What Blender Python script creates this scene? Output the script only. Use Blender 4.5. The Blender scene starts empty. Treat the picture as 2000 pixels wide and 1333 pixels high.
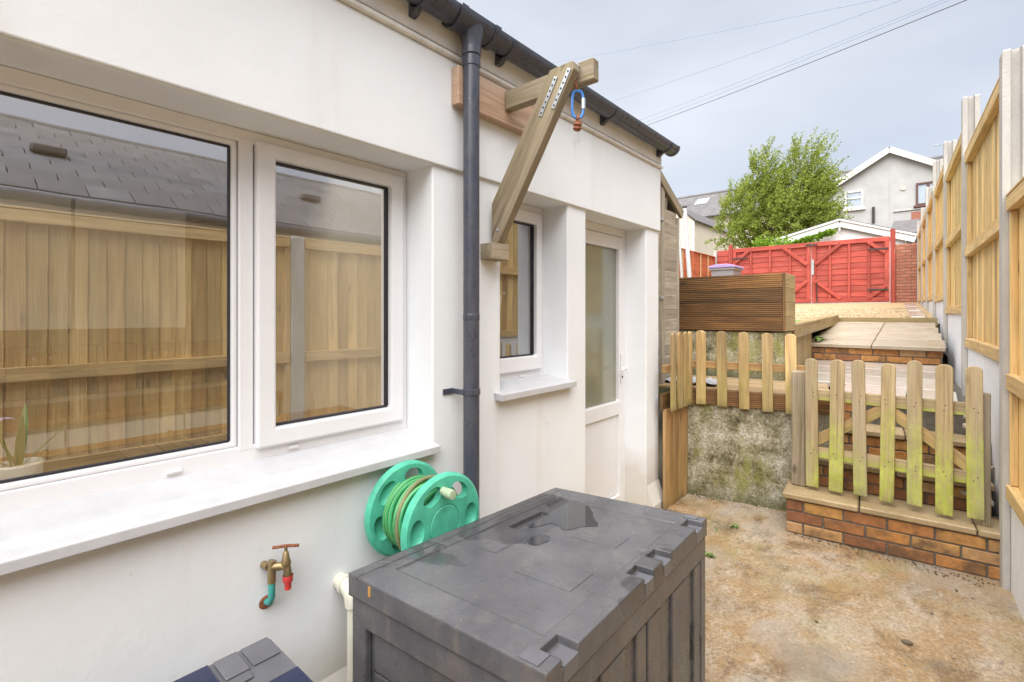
import bpy, bmesh, math, random
from mathutils import Vector, Matrix, noise as mnoise

random.seed(7)
SC = bpy.context.scene
COL = SC.collection
R = math.radians

# ------------------------------------------------------------------ camera
cam_d = bpy.data.cameras.new('camera')
cam = bpy.data.objects.new('camera', cam_d)
COL.objects.link(cam)
YAW = math.atan(825 / 950)                       # camera looks this far to the left of +y
cam.location = (0, 0, 1.5)
cam.rotation_euler = (R(90), 0, YAW)
cam_d.sensor_width = 36
cam_d.lens = 950 / 2000 * 36
cam_d.shift_y = (613 - 666.5) / 2000
cam_d.clip_start = 0.02
cam_d.clip_end = 2000
SC.camera = cam

# ------------------------------------------------------------------ sky, sun, exposure
SUN_EL, SUN_AZ = 62, 170                          # azimuth clockwise from +y
W = bpy.data.worlds.new('World')
SC.world = W
W.use_nodes = True
wn = W.node_tree
wn.nodes.clear()
wo = wn.nodes.new('ShaderNodeOutputWorld')
bg = wn.nodes.new('ShaderNodeBackground')
sky = wn.nodes.new('ShaderNodeTexSky')
sky.sky_type = 'NISHITA'
sky.sun_disc = False
sky.sun_elevation = R(SUN_EL)
sky.sun_rotation = R(SUN_AZ)
sky.air_density = 1.0
sky.dust_density = 0.8
sky.ozone_density = 1.5
wtc = wn.nodes.new('ShaderNodeTexCoord')
wmap = wn.nodes.new('ShaderNodeMapping')
wmap.inputs['Scale'].default_value = (1, 1, 2.6)
wmap.inputs['Location'].default_value = (3.9, 1.7, 0.4)
wno = wn.nodes.new('ShaderNodeTexNoise')
wno.inputs['Scale'].default_value = 1.1
wno.inputs['Detail'].default_value = 4
wno.inputs['Roughness'].default_value = 0.5
wrp = wn.nodes.new('ShaderNodeValToRGB')
wrp.color_ramp.elements[0].position = 0.34
wrp.color_ramp.elements[0].color = (0.50, 0.50, 0.50, 1)
wrp.color_ramp.elements[1].position = 0.64
wrp.color_ramp.elements[1].color = (0.92, 0.92, 0.92, 1)
wmx = wn.nodes.new('ShaderNodeMix')
wmx.data_type = 'RGBA'
wmx.inputs['B'].default_value = (7.3, 7.65, 8.35, 1)      # thin high cloud
wn.links.new(wtc.outputs['Generated'], wmap.inputs['Vector'])
wn.links.new(wmap.outputs['Vector'], wno.inputs['Vector'])
wn.links.new(wno.outputs['Fac'], wrp.inputs['Fac'])
wn.links.new(wrp.outputs['Color'], wmx.inputs['Factor'])
wn.links.new(sky.outputs['Color'], wmx.inputs['A'])
wn.links.new(wmx.outputs['Result'], bg.inputs['Color'])
bg.inputs['Strength'].default_value = 0.070
wn.links.new(bg.outputs['Background'], wo.inputs['Surface'])

sun_d = bpy.data.lights.new('sun', 'SUN')
sun = bpy.data.objects.new('sun', sun_d)
COL.objects.link(sun)
sun_d.energy = 5.0
sun_d.angle = R(85)
sun_d.color = (1.0, 0.975, 0.945)
sd = Vector((math.sin(R(SUN_AZ)) * math.cos(R(SUN_EL)), math.cos(R(SUN_AZ)) * math.cos(R(SUN_EL)), math.sin(R(SUN_EL))))
sun.rotation_euler = sd.to_track_quat('Z', 'Y').to_euler()
sun.location = sd * 40

vs = SC.view_settings
vs.view_transform = 'Standard'
vs.look = 'None'
vs.exposure = 0.82
vs.gamma = 1.0
vs.use_curve_mapping = False
SC.cycles.max_bounces = 10
SC.cycles.transparent_max_bounces = 16
SC.cycles.diffuse_bounces = 5
SC.cycles.use_denoising = True
SC.cycles.caustics_reflective = False
SC.cycles.caustics_refractive = False

# ------------------------------------------------------------------ object helpers
def world_of(o):
    m = o.matrix_basis.copy()
    if o.parent:
        m = world_of(o.parent) @ o.matrix_parent_inverse @ m
    return m

def attach(o, parent):
    if parent is not None:
        o.parent = parent
        o.matrix_parent_inverse = world_of(parent).inverted()
    return o

def tag(o, label=None, cat=None, group=None, kind=None):
    if label: o['label'] = label
    if cat: o['category'] = cat
    if group: o['group'] = group
    if kind: o['kind'] = kind
    return o

def thing(name, label, cat, loc=(0, 0, 0), group=None):
    o = bpy.data.objects.new(name, None)
    o.empty_display_size = 0.1
    COL.objects.link(o)
    o.location = loc
    return tag(o, label, cat, group)

def link(name, me, m, parent=None, M=None):
    o = bpy.data.objects.new(name, me)
    COL.objects.link(o)
    if M is not None:
        o.matrix_basis = M
    if m is not None and not me.materials:
        me.materials.append(m)
    return attach(o, parent)

def mesh_of(bm, smooth=False):
    me = bpy.data.meshes.new('m')
    bm.normal_update()
    bm.to_mesh(me)
    bm.free()
    if smooth:
        me.polygons.foreach_set('use_smooth', [True] * len(me.polygons))
    return me

def smooth_by_angle(me, ang=35):
    me.polygons.foreach_set('use_smooth', [True] * len(me.polygons))
    bm = bmesh.new(); bm.from_mesh(me)
    for e in bm.edges:
        if len(e.link_faces) == 2 and e.calc_face_angle(0) > R(ang):
            e.smooth = False
    bm.to_mesh(me); bm.free()
    return me

_cache = {}
def box_mesh(dx, dy, dz, bevel, m):
    key = (round(dx, 4), round(dy, 4), round(dz, 4), bevel, m.name if m else '')
    if key in _cache:
        return _cache[key]
    bm = bmesh.new()
    bmesh.ops.create_cube(bm, size=1)
    bmesh.ops.scale(bm, vec=(dx, dy, dz), verts=bm.verts)
    if bevel:
        bmesh.ops.bevel(bm, geom=list(bm.edges), offset=bevel, segments=1, affect='EDGES')
    me = mesh_of(bm)
    if m: me.materials.append(m)
    _cache[key] = me
    return me

def box(name, xs, ys, zs, m, parent=None, bevel=0.003, M=None):
    c = Matrix.Translation(((xs[0] + xs[1]) / 2, (ys[0] + ys[1]) / 2, (zs[0] + zs[1]) / 2))
    me = box_mesh(abs(xs[1] - xs[0]), abs(ys[1] - ys[0]), abs(zs[1] - zs[0]), bevel, m)
    return link(name, me, m, parent, (M @ c) if M is not None else c)

def bar(name, a, b, w, h, m, parent=None, bevel=0.003, up=(0, 0, 1)):
    """a timber from a to b; w across, h along 'up'; local X is its length"""
    a, b = Vector(a), Vector(b)
    d = b - a
    L = d.length
    x = d.normalized()
    y = Vector(up).cross(x).normalized()
    z = x.cross(y)
    Mx = Matrix((x, y, z)).transposed().to_4x4()
    Mx.translation = (a + b) / 2
    return link(name, box_mesh(L, w, h, bevel, m), m, parent, Mx)

def prism_mesh(pts, depth, bevel=0):
    """polygon in local XZ, extruded from y=-depth/2 to depth/2"""
    bm = bmesh.new()
    v = [bm.verts.new((x, -depth / 2, z)) for x, z in pts]
    f = bm.faces.new(v)
    r = bmesh.ops.extrude_face_region(bm, geom=[f])
    bmesh.ops.translate(bm, vec=(0, depth, 0), verts=[e for e in r['geom'] if isinstance(e, bmesh.types.BMVert)])
    bmesh.ops.recalc_face_normals(bm, faces=bm.faces)
    if bevel:
        bmesh.ops.bevel(bm, geom=list(bm.edges), offset=bevel, segments=1, affect='EDGES')
    return mesh_of(bm)

def tube_mesh(pts, r, seg=12, cap=True, closed=False):
    pts = [Vector(p) for p in pts]
    n = len(pts)
    rad = r if isinstance(r, (list, tuple)) else [r] * n
    bm = bmesh.new()
    rings = []
    t0 = (pts[1] - pts[0]).normalized()
    nrm = t0.orthogonal().normalized()
    for i in range(n):
        if closed:
            t = (pts[(i + 1) % n] - pts[i - 1]).normalized()
        elif i == 0:
            t = t0
        elif i == n - 1:
            t = (pts[-1] - pts[-2]).normalized()
        else:
            t = (pts[i + 1] - pts[i - 1]).normalized()
        nrm = (nrm - t * nrm.dot(t)).normalized()
        b = t.cross(nrm)
        rings.append([bm.verts.new(pts[i] + (nrm * math.cos(k * 2 * math.pi / seg) + b * math.sin(k * 2 * math.pi / seg)) * rad[i]) for k in range(seg)])
    rng = range(n) if closed else range(n - 1)
    for i in rng:
        A, B = rings[i], rings[(i + 1) % n]
        for k in range(seg):
            bm.faces.new((A[k], A[(k + 1) % seg], B[(k + 1) % seg], B[k]))
    if cap and not closed:
        bm.faces.new(list(reversed(rings[0])))
        bm.faces.new(rings[-1])
    bmesh.ops.recalc_face_normals(bm, faces=bm.faces)
    return smooth_by_angle(mesh_of(bm), 40)

def tube(name, pts, r, m, parent=None, seg=12, closed=False):
    return link(name, tube_mesh(pts, r, seg, True, closed), m, parent)

def lathe_mesh(prof, seg=24):
    """prof: (r, z) pairs about local Z"""
    bm = bmesh.new()
    rings = []
    for r, z in prof:
        if r < 1e-5:
            rings.append([bm.verts.new((0, 0, z))])
        else:
            rings.append([bm.verts.new((r * math.cos(k * 2 * math.pi / seg), r * math.sin(k * 2 * math.pi / seg), z)) for k in range(seg)])
    for A, B in zip(rings, rings[1:]):
        for k in range(seg):
            a0, a1 = A[k % len(A)], A[(k + 1) % len(A)]
            b0, b1 = B[k % len(B)], B[(k + 1) % len(B)]
            f = []
            for q in (a0, a1, b1, b0):
                if q not in f: f.append(q)
            if len(f) > 2: bm.faces.new(f)
    bmesh.ops.recalc_face_normals(bm, faces=bm.faces)
    return smooth_by_angle(mesh_of(bm), 35)

def axis_matrix(loc, z):
    z = Vector(z).normalized()
    q = z.to_track_quat('Z', 'Y')
    m = q.to_matrix().to_4x4()
    m.translation = loc
    return m

def boxes_mesh(lst):
    """several boxes ((x0,x1),(y0,y1),(z0,z1)) in one mesh"""
    bm = bmesh.new()
    for xs, ys, zs in lst:
        r = bmesh.ops.create_cube(bm, size=1)
        bmesh.ops.scale(bm, vec=(xs[1] - xs[0], ys[1] - ys[0], zs[1] - zs[0]), verts=r['verts'])
        bmesh.ops.translate(bm, vec=((xs[0] + xs[1]) / 2, (ys[0] + ys[1]) / 2, (zs[0] + zs[1]) / 2), verts=r['verts'])
    return mesh_of(bm)

def grid_solid(ycuts, zcuts, keep, x0, x1):
    """solid between x0 and x1 made of the kept (y, z) cells; outer faces only, shared vertices"""
    bm = bmesh.new()
    V = {}
    def v(x, j, k):
        key = (x, j, k)
        if key not in V:
            V[key] = bm.verts.new((x, ycuts[j], zcuts[k]))
        return V[key]
    ny, nz = len(ycuts) - 1, len(zcuts) - 1
    K = [[keep((ycuts[j] + ycuts[j + 1]) / 2, (zcuts[k] + zcuts[k + 1]) / 2) for k in range(nz)] for j in range(ny)]
    g = lambda j, k: 0 <= j < ny and 0 <= k < nz and K[j][k]
    for j in range(ny):
        for k in range(nz):
            if not K[j][k]: continue
            for x in (x0, x1):
                bm.faces.new((v(x, j, k), v(x, j + 1, k), v(x, j + 1, k + 1), v(x, j, k + 1)))
            if not g(j - 1, k): bm.faces.new((v(x0, j, k), v(x1, j, k), v(x1, j, k + 1), v(x0, j, k + 1)))
            if not g(j + 1, k): bm.faces.new((v(x0, j + 1, k), v(x1, j + 1, k), v(x1, j + 1, k + 1), v(x0, j + 1, k + 1)))
            if not g(j, k - 1): bm.faces.new((v(x0, j, k), v(x1, j, k), v(x1, j + 1, k), v(x0, j + 1, k)))
            if not g(j, k + 1): bm.faces.new((v(x0, j, k + 1), v(x1, j, k + 1), v(x1, j + 1, k + 1), v(x0, j + 1, k + 1)))
    bmesh.ops.recalc_face_normals(bm, faces=bm.faces)
    return mesh_of(bm)

def bev(o, w=0.004, seg=2):
    b = o.modifiers.new('bevel', 'BEVEL')
    b.width = w; b.segments = seg; b.limit_method = 'ANGLE'; b.angle_limit = R(40)
    return o

def ring(name, y0, y1, z0, z1, w, x0, x1, m, parent, bevel=0.004):
    if not isinstance(w, (tuple, list)): w = (w, w, w, w)      # y0 side, y1 side, z0 side, z1 side
    ya, yb, za, zb = y0 + w[0], y1 - w[1], z0 + w[2], z1 - w[3]
    me = grid_solid([y0, ya, yb, y1], [z0, za, zb, z1], lambda y, z: not (ya < y < yb and za < z < zb), x0, x1)
    o = link(name, me, m, parent)
    return bev(o, bevel) if bevel else o

def pix(px, py, Y):
    """x and z of the point seen at photo pixel (px, py) on the plane y = Y"""
    u, v = (px - 1000) / 950, (613 - py) / 950
    s, c = math.sin(YAW), math.cos(YAW)
    t = Y / (c + s * u)
    return t * (-s + c * u), 1.5 + t * v

# ------------------------------------------------------------------ material helpers
class G:
    def __init__(self, name):
        self.m = bpy.data.materials.new(name)
        self.m.use_nodes = True
        self.nt = self.m.node_tree
        self.nt.nodes.clear()
        self.out = self.nt.nodes.new('ShaderNodeOutputMaterial')
        self.b = self.nt.nodes.new('ShaderNodeBsdfPrincipled')
        self.nt.links.new(self.b.outputs[0], self.out.inputs['Surface'])
    def n(self, t): return self.nt.nodes.new(t)
    def l(self, a, b): self.nt.links.new(a, b)
    def put(self, sock, v):
        if hasattr(v, 'is_output'): self.l(v, sock)
        elif isinstance(v, (tuple, list)) and len(v) == 3 and sock.type == 'RGBA': sock.default_value = (*v, 1)
        else: sock.default_value = v
    def coord(self, kind='Object', rnd=True):
        tc = self.n('ShaderNodeTexCoord')
        if not rnd: return tc.outputs[kind]
        oi = self.n('ShaderNodeObjectInfo')
        k = self.n('ShaderNodeVectorMath'); k.operation = 'SCALE'
        k.inputs[0].default_value = (37, 91, 53)
        self.l(oi.outputs['Random'], k.inputs['Scale'])
        a = self.n('ShaderNodeVectorMath'); a.operation = 'ADD'
        self.l(tc.outputs[kind], a.inputs[0]); self.l(k.outputs[0], a.inputs[1])
        return a.outputs[0]
    def rand(self): return self.n('ShaderNodeObjectInfo').outputs['Random']
    def map(self, vec, scale):
        m = self.n('ShaderNodeMapping'); m.inputs['Scale'].default_value = scale
        self.l(vec, m.inputs['Vector']); return m.outputs[0]
    def noise(self, vec, scale, detail=5, rough=0.55, dist=0.0, stretch=None):
        if stretch: vec = self.map(vec, stretch)
        t = self.n('ShaderNodeTexNoise')
        t.inputs['Scale'].default_value = scale; t.inputs['Detail'].default_value = detail
        t.inputs['Roughness'].default_value = rough; t.inputs['Distortion'].default_value = dist
        self.l(vec, t.inputs['Vector']); return t.outputs['Fac']
    def voro(self, vec, scale, feature='F1', stretch=None):
        if stretch: vec = self.map(vec, stretch)
        t = self.n('ShaderNodeTexVoronoi'); t.feature = feature; t.inputs['Scale'].default_value = scale
        self.l(vec, t.inputs['Vector']); return t.outputs['Distance']
    def ramp(self, fac, stops, interp='LINEAR'):
        r = self.n('ShaderNodeValToRGB'); cr = r.color_ramp; cr.interpolation = interp
        while len(cr.elements) < len(stops): cr.elements.new(0.5)
        for e, (p, c) in zip(cr.elements, stops):
            e.position = p
            e.color = (c, c, c, 1) if isinstance(c, (int, float)) else (*c, 1)
        self.put(r.inputs['Fac'], fac); return r.outputs['Color']
    def mix(self, fac, a, b, mode='MIX'):
        x = self.n('ShaderNodeMix'); x.data_type = 'RGBA'; x.blend_type = mode
        self.put(x.inputs['Factor'], fac); self.put(x.inputs['A'], a); self.put(x.inputs['B'], b)
        return x.outputs['Result']
    def math(self, op, a, b=0.5, clamp=False):
        x = self.n('ShaderNodeMath'); x.operation = op; x.use_clamp = clamp
        self.put(x.inputs[0], a); self.put(x.inputs[1], b); return x.outputs[0]
    def sep(self, vec):
        x = self.n('ShaderNodeSeparateXYZ'); self.l(vec, x.inputs[0]); return x.outputs
    def bump(self, h, strength=0.3, dist=0.01, normal=None):
        x = self.n('ShaderNodeBump'); x.inputs['Strength'].default_value = strength; x.inputs['Distance'].default_value = dist
        self.put(x.inputs['Height'], h)
        if normal is not None: self.l(normal, x.inputs['Normal'])
        return x.outputs[0]
    def bevel(self, r=0.004):
        x = self.n('ShaderNodeBevel'); x.samples = 6; x.inputs['Radius'].default_value = r; return x.outputs[0]
    def set(self, color=None, rough=None, normal=None, **kw):
        if color is not None: self.put(self.b.inputs['Base Color'], color)
        if rough is not None: self.put(self.b.inputs['Roughness'], rough)
        if normal is not None: self.l(normal, self.b.inputs['Normal'])
        for k, v in kw.items(): self.put(self.b.inputs[k.replace('_', ' ')], v)
        return self.m

def sc3(c, k): return tuple(min(1, x * k) for x in c)

_wood = {}
def wood(kind, axis):
    """kind -> light, dark, knot darkness, algae, roughness, per-piece variation"""
    if (kind, axis) in _wood: return _wood[(kind, axis)]
    P = {
        'new':     ((0.82, 0.60, 0.27), (0.62, 0.40, 0.145), 0.75, 0.0, 0.65, 0.24),
        'newdark': ((0.68, 0.46, 0.20), (0.50, 0.30, 0.11), 0.55, 0.0, 0.65, 0.20),
        'rail':    ((0.74, 0.54, 0.26), (0.56, 0.36, 0.14), 0.6, 0.0, 0.65, 0.10),
        'grey':    ((0.40, 0.32, 0.24), (0.16, 0.115, 0.075), 0.85, 0.35, 0.85, 0.12),
        'pine':    ((0.60, 0.44, 0.32), (0.45, 0.28, 0.18), 0.6, 0.0, 0.75, 0.05),
        'picket':  ((0.60, 0.43, 0.19), (0.36, 0.205, 0.08), 0.7, 0.62, 0.8, 0.32),
        'mossy':   ((0.54, 0.42, 0.24), (0.34, 0.25, 0.125), 0.6, 1.0, 0.85, 0.15),
        'deck':    ((0.30, 0.145, 0.045), (0.085, 0.042, 0.022), 0.8, 0.18, 0.6, 0.25),
        'decktop': ((0.47, 0.34, 0.20), (0.34, 0.21, 0.11), 0.5, 0.12, 0.45, 0.12),
        'sleeper': ((0.47, 0.34, 0.18), (0.29, 0.20, 0.10), 0.6, 0.3, 0.8, 0.1),
        'red':     ((0.46, 0.082, 0.055), (0.33, 0.042, 0.028), 0.25, 0.0, 0.7, 0.16),
        'shed':    ((0.50, 0.44, 0.36), (0.31, 0.26, 0.20), 0.5, 0.1, 0.9, 0.2),
        'orange':  ((0.56, 0.17, 0.07), (0.44, 0.105, 0.045), 0.3, 0.0, 0.75, 0.2),
        'side':    ((0.48, 0.29, 0.11), (0.24, 0.12, 0.045), 0.6, 0.25, 0.75, 0.2),
        'worktop': ((0.36, 0.19, 0.075), (0.24, 0.115, 0.04), 0.3, 0.0, 0.3, 0.0),
    }[kind]
    g = G('wood_%s_%s' % (kind, axis))
    c1, c2, kn, alg, rough, var = P
    i = 'XYZ'.index(axis)
    st = [1, 1, 1]; st[i] = 0.07
    v = g.coord()
    n1 = g.noise(v, 16, 4, 0.6, 0.6, st)
    st2 = [1, 1, 1]; st2[i] = 0.025
    n2 = g.noise(v, 130, 3, 0.6, 0.2, st2)
    big = g.noise(v, 2.2, 3, 0.5)
    col = g.ramp(n1, [(0.28, c2), (0.5, tuple((a + b) / 2 for a, b in zip(c1, c2))), (0.72, c1)])
    col = g.mix(1.0, col, g.ramp(n2, [(0.25, 0.62), (0.6, 1.08)]), 'MULTIPLY')
    col = g.mix(1.0, col, g.ramp(big, [(0.3, 0.84), (0.7, 1.1)]), 'MULTIPLY')
    if var:
        col = g.mix(1.0, col, g.ramp(g.rand(), [(0.0, 1 - var), (1.0, 1 + var * 0.8)]), 'MULTIPLY')
    st3 = [1, 1, 1]; st3[i] = 0.38
    kd = g.voro(v, 7.0, 'F1', st3)
    col = g.mix(g.math('MULTIPLY', g.ramp(kd, [(0.05, 1.0), (0.13, 0.0)]), kn), col, sc3(c2, 0.36))
    if alg:
        st4 = [1, 1, 1]; st4[i] = 0.3
        an = g.noise(v, 13, 8, 0.72, 0.3, st4)
        z = g.sep(g.coord('Generated', False))[2]
        if kind in ('mossy', 'picket', 'side'):
            lo = g.ramp(z, [(0.0, 1.0), (0.30, 0.75), (0.55, 0.25), (1.0, 0.02)])
        else:
            lo = 0.6
        am = g.math('MULTIPLY', g.ramp(an, [(0.33, 0.0), (0.62, 1.0)]), lo)
        if kind == 'mossy':
            tall = g.math('ADD', g.math('MULTIPLY', g.rand(), 0.45), 0.22)
            am = g.math('ADD', g.math('MULTIPLY', an, 1.5), g.math('MULTIPLY', g.math('SUBTRACT', tall, z), 1.25))
            am = g.math('MULTIPLY', g.ramp(am, [(0.55, 0.0), (1.0, 1.0)]), g.ramp(g.noise(v, 55, 5, 0.75, 0.0, st4), [(0.36, 0.25), (0.56, 1.0)]))
            acol = g.ramp(g.noise(v, 9, 4), [(0.3, (0.33, 0.36, 0.055)), (0.7, (0.52, 0.57, 0.12))])
        elif kind == 'deck':
            acol = (0.10, 0.115, 0.03)
        else:
            acol = g.ramp(g.noise(v, 9, 4), [(0.3, (0.20, 0.20, 0.04)), (0.7, (0.38, 0.36, 0.10))])
        col = g.mix(g.math('MULTIPLY', am, min(1.0, alg * 1.0 + 0.0)), col, acol)
        if kind in ('mossy', 'picket', 'side'):
            col = g.mix(g.math('MULTIPLY', g.ramp(z, [(0.0, 0.9), (0.09, 0.0)]), g.ramp(an, [(0.4, 0.0), (0.7, 1.0)])), col, (0.06, 0.05, 0.02))
    if kind in ('red', 'orange'):
        worn = g.noise(v, 22, 5, 0.7, 0.3, st)
        col = g.mix(g.math('MULTIPLY', g.ramp(worn, [(0.58, 0.0), (0.72, 1.0)]), 0.55), col, (0.60, 0.30, 0.23))
    if kind in ('mossy', 'picket', 'grey', 'side', 'sleeper'):
        ck = g.noise(v, 30, 4, 0.65, 0.4, st2)
        col = g.mix(g.math('MULTIPLY', g.ramp(ck, [(0.64, 0.0), (0.70, 1.0)]), 0.5), col, sc3(c2, 0.35))
        gy_ = g.noise(v, 6, 6, 0.65, 0.2, st)
        col = g.mix(g.math('MULTIPLY', g.ramp(gy_, [(0.5, 0.0), (0.66, 1.0)]), 0.4), col, (0.36, 0.32, 0.26))
    h = g.mix(0.5, n1, n2)
    _wood[(kind, axis)] = g.set(col, rough, g.bump(h, 0.35, 0.004))
    return _wood[(kind, axis)]

def m_render():
    g = G('white_render')
    v = g.n('ShaderNodeNewGeometry').outputs['Position']
    n = g.noise(v, 3.0, 6, 0.6)
    drip = g.noise(v, 5.0, 5, 0.6, 0.2, (1, 1, 0.12))
    spots = g.noise(v, 40, 4, 0.6)
    col = g.ramp(n, [(0.3, (0.765, 0.785, 0.805)), (0.7, (0.81, 0.83, 0.85))])
    col = g.mix(g.math('MULTIPLY', g.ramp(drip, [(0.58, 0.0), (0.82, 1.0)]), 0.34), col, (0.58, 0.51, 0.40))
    col = g.mix(g.math('MULTIPLY', g.ramp(spots, [(0.68, 0.0), (0.80, 1.0)]), 0.35), col, (0.5, 0.45, 0.36))
    h = g.noise(v, 160, 5, 0.65)
    h2 = g.noise(v, 14, 4, 0.5)
    z = g.sep(v)[2]
    splash = g.math('MULTIPLY', g.ramp(g.math('ADD', z, g.math('MULTIPLY', n, -0.5)), [(0.0, 1.0), (0.22, 0.0)]), 0.55)
    col = g.mix(splash, col, (0.50, 0.44, 0.34))
    ck = g.voro(g.mix(0.25, v, g.noise(v, 2.5, 4, 0.6)), 0.9, 'DISTANCE_TO_EDGE')
    col = g.mix(g.math('MULTIPLY', g.ramp(ck, [(0.0015, 1.0), (0.005, 0.0)]), g.ramp(g.noise(v, 1.3, 2), [(0.54, 0.0), (0.64, 0.28)])), col, (0.42, 0.39, 0.34))
    return g.set(col, 0.85, g.bump(h, 0.12, 0.006, g.bump(h2, 0.07, 0.02)))

def m_plain(name, col, rough=0.5, var=0.08, bump=0.0, scale=12, **kw):
    g = G(name)
    v = g.coord()
    n = g.noise(v, scale, 5, 0.6)
    c = g.ramp(n, [(0.3, sc3(col, 1 - var)), (0.7, sc3(col, 1 + var))])
    nm = g.bump(g.noise(v, scale * 8, 4), bump, 0.004) if bump else None
    return g.set(c, rough, nm, **kw)

def m_glass(name, refl=0.30, tint=(0.96, 0.97, 0.96)):
    g = G(name)
    g.nt.nodes.remove(g.b)
    t = g.n('ShaderNodeBsdfTransparent'); t.inputs[0].default_value = (*tint, 1)
    s = g.n('ShaderNodeBsdfGlossy'); s.inputs['Roughness'].default_value = 0.0; s.inputs[0].default_value = (0.95, 0.96, 1, 1)
    lw = g.n('ShaderNodeFresnel'); lw.inputs['IOR'].default_value = 1.5
    f = g.math('ADD', g.math('MULTIPLY', lw.outputs[0], 0.8), refl, True)
    gm = g.n('ShaderNodeNewGeometry')                        # only the outer face of each pane carries the coating
    f = g.math('MULTIPLY', f, g.math('SUBTRACT', 1.0, gm.outputs['Backfacing']))
    gv = g.coord('Object', True)
    g.l(g.bump(g.noise(gv, 2.2, 2, 0.5), 0.05, 0.01), s.inputs['Normal'])     # panes are never dead flat
    mx = g.n('ShaderNodeMixShader')
    g.l(f, mx.inputs[0]); g.l(t.outputs[0], mx.inputs[1]); g.l(s.outputs[0], mx.inputs[2])
    g.l(mx.outputs[0], g.out.inputs['Surface'])
    return g.m

def m_obscure():
    g = G('obscure_glass')
    v = g.coord('Object', False)
    n = g.noise(v, 1.3, 2, 0.5)
    col = g.ramp(n, [(0.3, (0.16, 0.18, 0.145)), (0.7, (0.25, 0.245, 0.165))])
    return g.set(col, 0.13, g.bump(g.noise(v, 60, 3), 0.10, 0.004), Specular_IOR_Level=1.0, Coat_Weight=0.6, Coat_Roughness=0.1)

def m_pipe():
    g = G('dark_grey_pvc')
    v = g.coord()
    n = g.noise(v, 26, 6, 0.7, 0.3, (1, 1, 0.35))
    sp = g.noise(v, 75, 3, 0.6)
    col = g.ramp(n, [(0.3, (0.042, 0.046, 0.066)), (0.7, (0.075, 0.079, 0.102))])
    col = g.mix(g.math('MULTIPLY', g.ramp(sp, [(0.68, 0.0), (0.76, 1.0)]), 0.5), col, (0.30, 0.28, 0.27))
    return g.set(col, g.ramp(n, [(0.3, 0.22), (0.7, 0.42)]), g.bump(n, 0.06, 0.003))

def m_binplastic():
    g = G('dusty_dark_grey_plastic')
    v = g.coord('Object', False)
    n = g.noise(v, 6, 6, 0.62, 0.3)
    d = g.noise(v, 22, 6, 0.7, 0.5)
    col = g.ramp(n, [(0.3, (0.075, 0.075, 0.083)), (0.7, (0.118, 0.118, 0.126))])
    col = g.mix(g.math('MULTIPLY', g.ramp(d, [(0.54, 0.0), (0.80, 1.0)]), 0.34), col, (0.21, 0.185, 0.15))
    st = g.noise(v, 30, 3, 0.6, 0, (1, 1, 0.08))
    col = g.mix(g.math('MULTIPLY', g.ramp(st, [(0.62, 0.0), (0.75, 1.0)]), 0.25), col, (0.28, 0.24, 0.19))
    sp = g.voro(v, 55)
    col = g.mix(g.math('MULTIPLY', g.ramp(sp, [(0.06, 1.0), (0.10, 0.0)]), g.ramp(d, [(0.5, 0.0), (0.6, 0.7)])), col, (0.40, 0.34, 0.26))
    for rot, sc_ in ((0.5, 9.0), (-0.9, 7.0), (1.3, 11.0)):
        mp = g.n('ShaderNodeMapping'); mp.inputs['Rotation'].default_value = (0.2, 0.1, rot); mp.inputs['Scale'].default_value = (0.06, 1, 1)
        g.l(v, mp.inputs['Vector'])
        sn = g.noise(mp.outputs[0], sc_ * 9, 2, 0.5, 0.15)
        col = g.mix(g.math('MULTIPLY', g.ramp(sn, [(0.72, 0.0), (0.76, 1.0)]), 0.14), col, (0.30, 0.29, 0.29))
    dust = g.noise(v, 7.0, 8, 0.75, 0.3)
    col = g.mix(g.math('MULTIPLY', g.ramp(dust, [(0.52, 0.0), (0.74, 1.0)]), 0.22), col, (0.26, 0.24, 0.21))
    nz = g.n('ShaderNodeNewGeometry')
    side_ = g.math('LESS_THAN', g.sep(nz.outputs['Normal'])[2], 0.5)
    tan_reflect = g.noise(v, 11, 6, 0.7, 0.5, (1, 1, 0.3))  # tan reflections on the upright faces, painted into the colour
    col = g.mix(g.math('MULTIPLY', g.math('MULTIPLY', g.ramp(tan_reflect, [(0.50, 0.0), (0.70, 1.0)]), side_), 0.32), col, (0.24, 0.175, 0.11))
    wet = g.ramp(g.noise(v, 2.6, 4, 0.5, 0.6), [(0.56, 0.0), (0.585, 1.0)])
    rough = g.mix(wet, g.ramp(d, [(0.3, 0.22), (0.7, 0.40)]), (0.09, 0.09, 0.09))
    col = g.mix(g.math('MULTIPLY', wet, 0.55), col, (0.035, 0.035, 0.04))
    return g.set(col, rough, g.bump(d, 0.10, 0.003, g.bevel(0.009)))

def m_brick():
    g = G('orange_brick')
    v = g.coord()
    n = g.noise(v, 22, 6, 0.65)
    r = g.rand()
    c = g.ramp(r, [(0.0, (0.23, 0.095, 0.045)), (0.25, (0.36, 0.155, 0.055)), (0.5, (0.47, 0.215, 0.065)), (0.75, (0.50, 0.27, 0.085)), (1.0, (0.44, 0.27, 0.15))])
    c = g.mix(1.0, c, g.ramp(n, [(0.25, 0.62), (0.7, 1.18)]), 'MULTIPLY')
    w = g.coord('Object', False)
    stain = g.noise(v, 7, 5, 0.6)
    c = g.mix(g.math('MULTIPLY', g.ramp(stain, [(0.50, 0.0), (0.66, 1.0)]), 0.75), c, (0.085, 0.055, 0.035))
    c = g.mix(g.math('MULTIPLY', g.ramp(g.noise(v, 11, 4), [(0.6, 0.0), (0.8, 1.0)]), 0.5), c, (0.34, 0.27, 0.05))
    return g.set(c, 0.8, g.bump(n, 0.5, 0.006))

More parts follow.
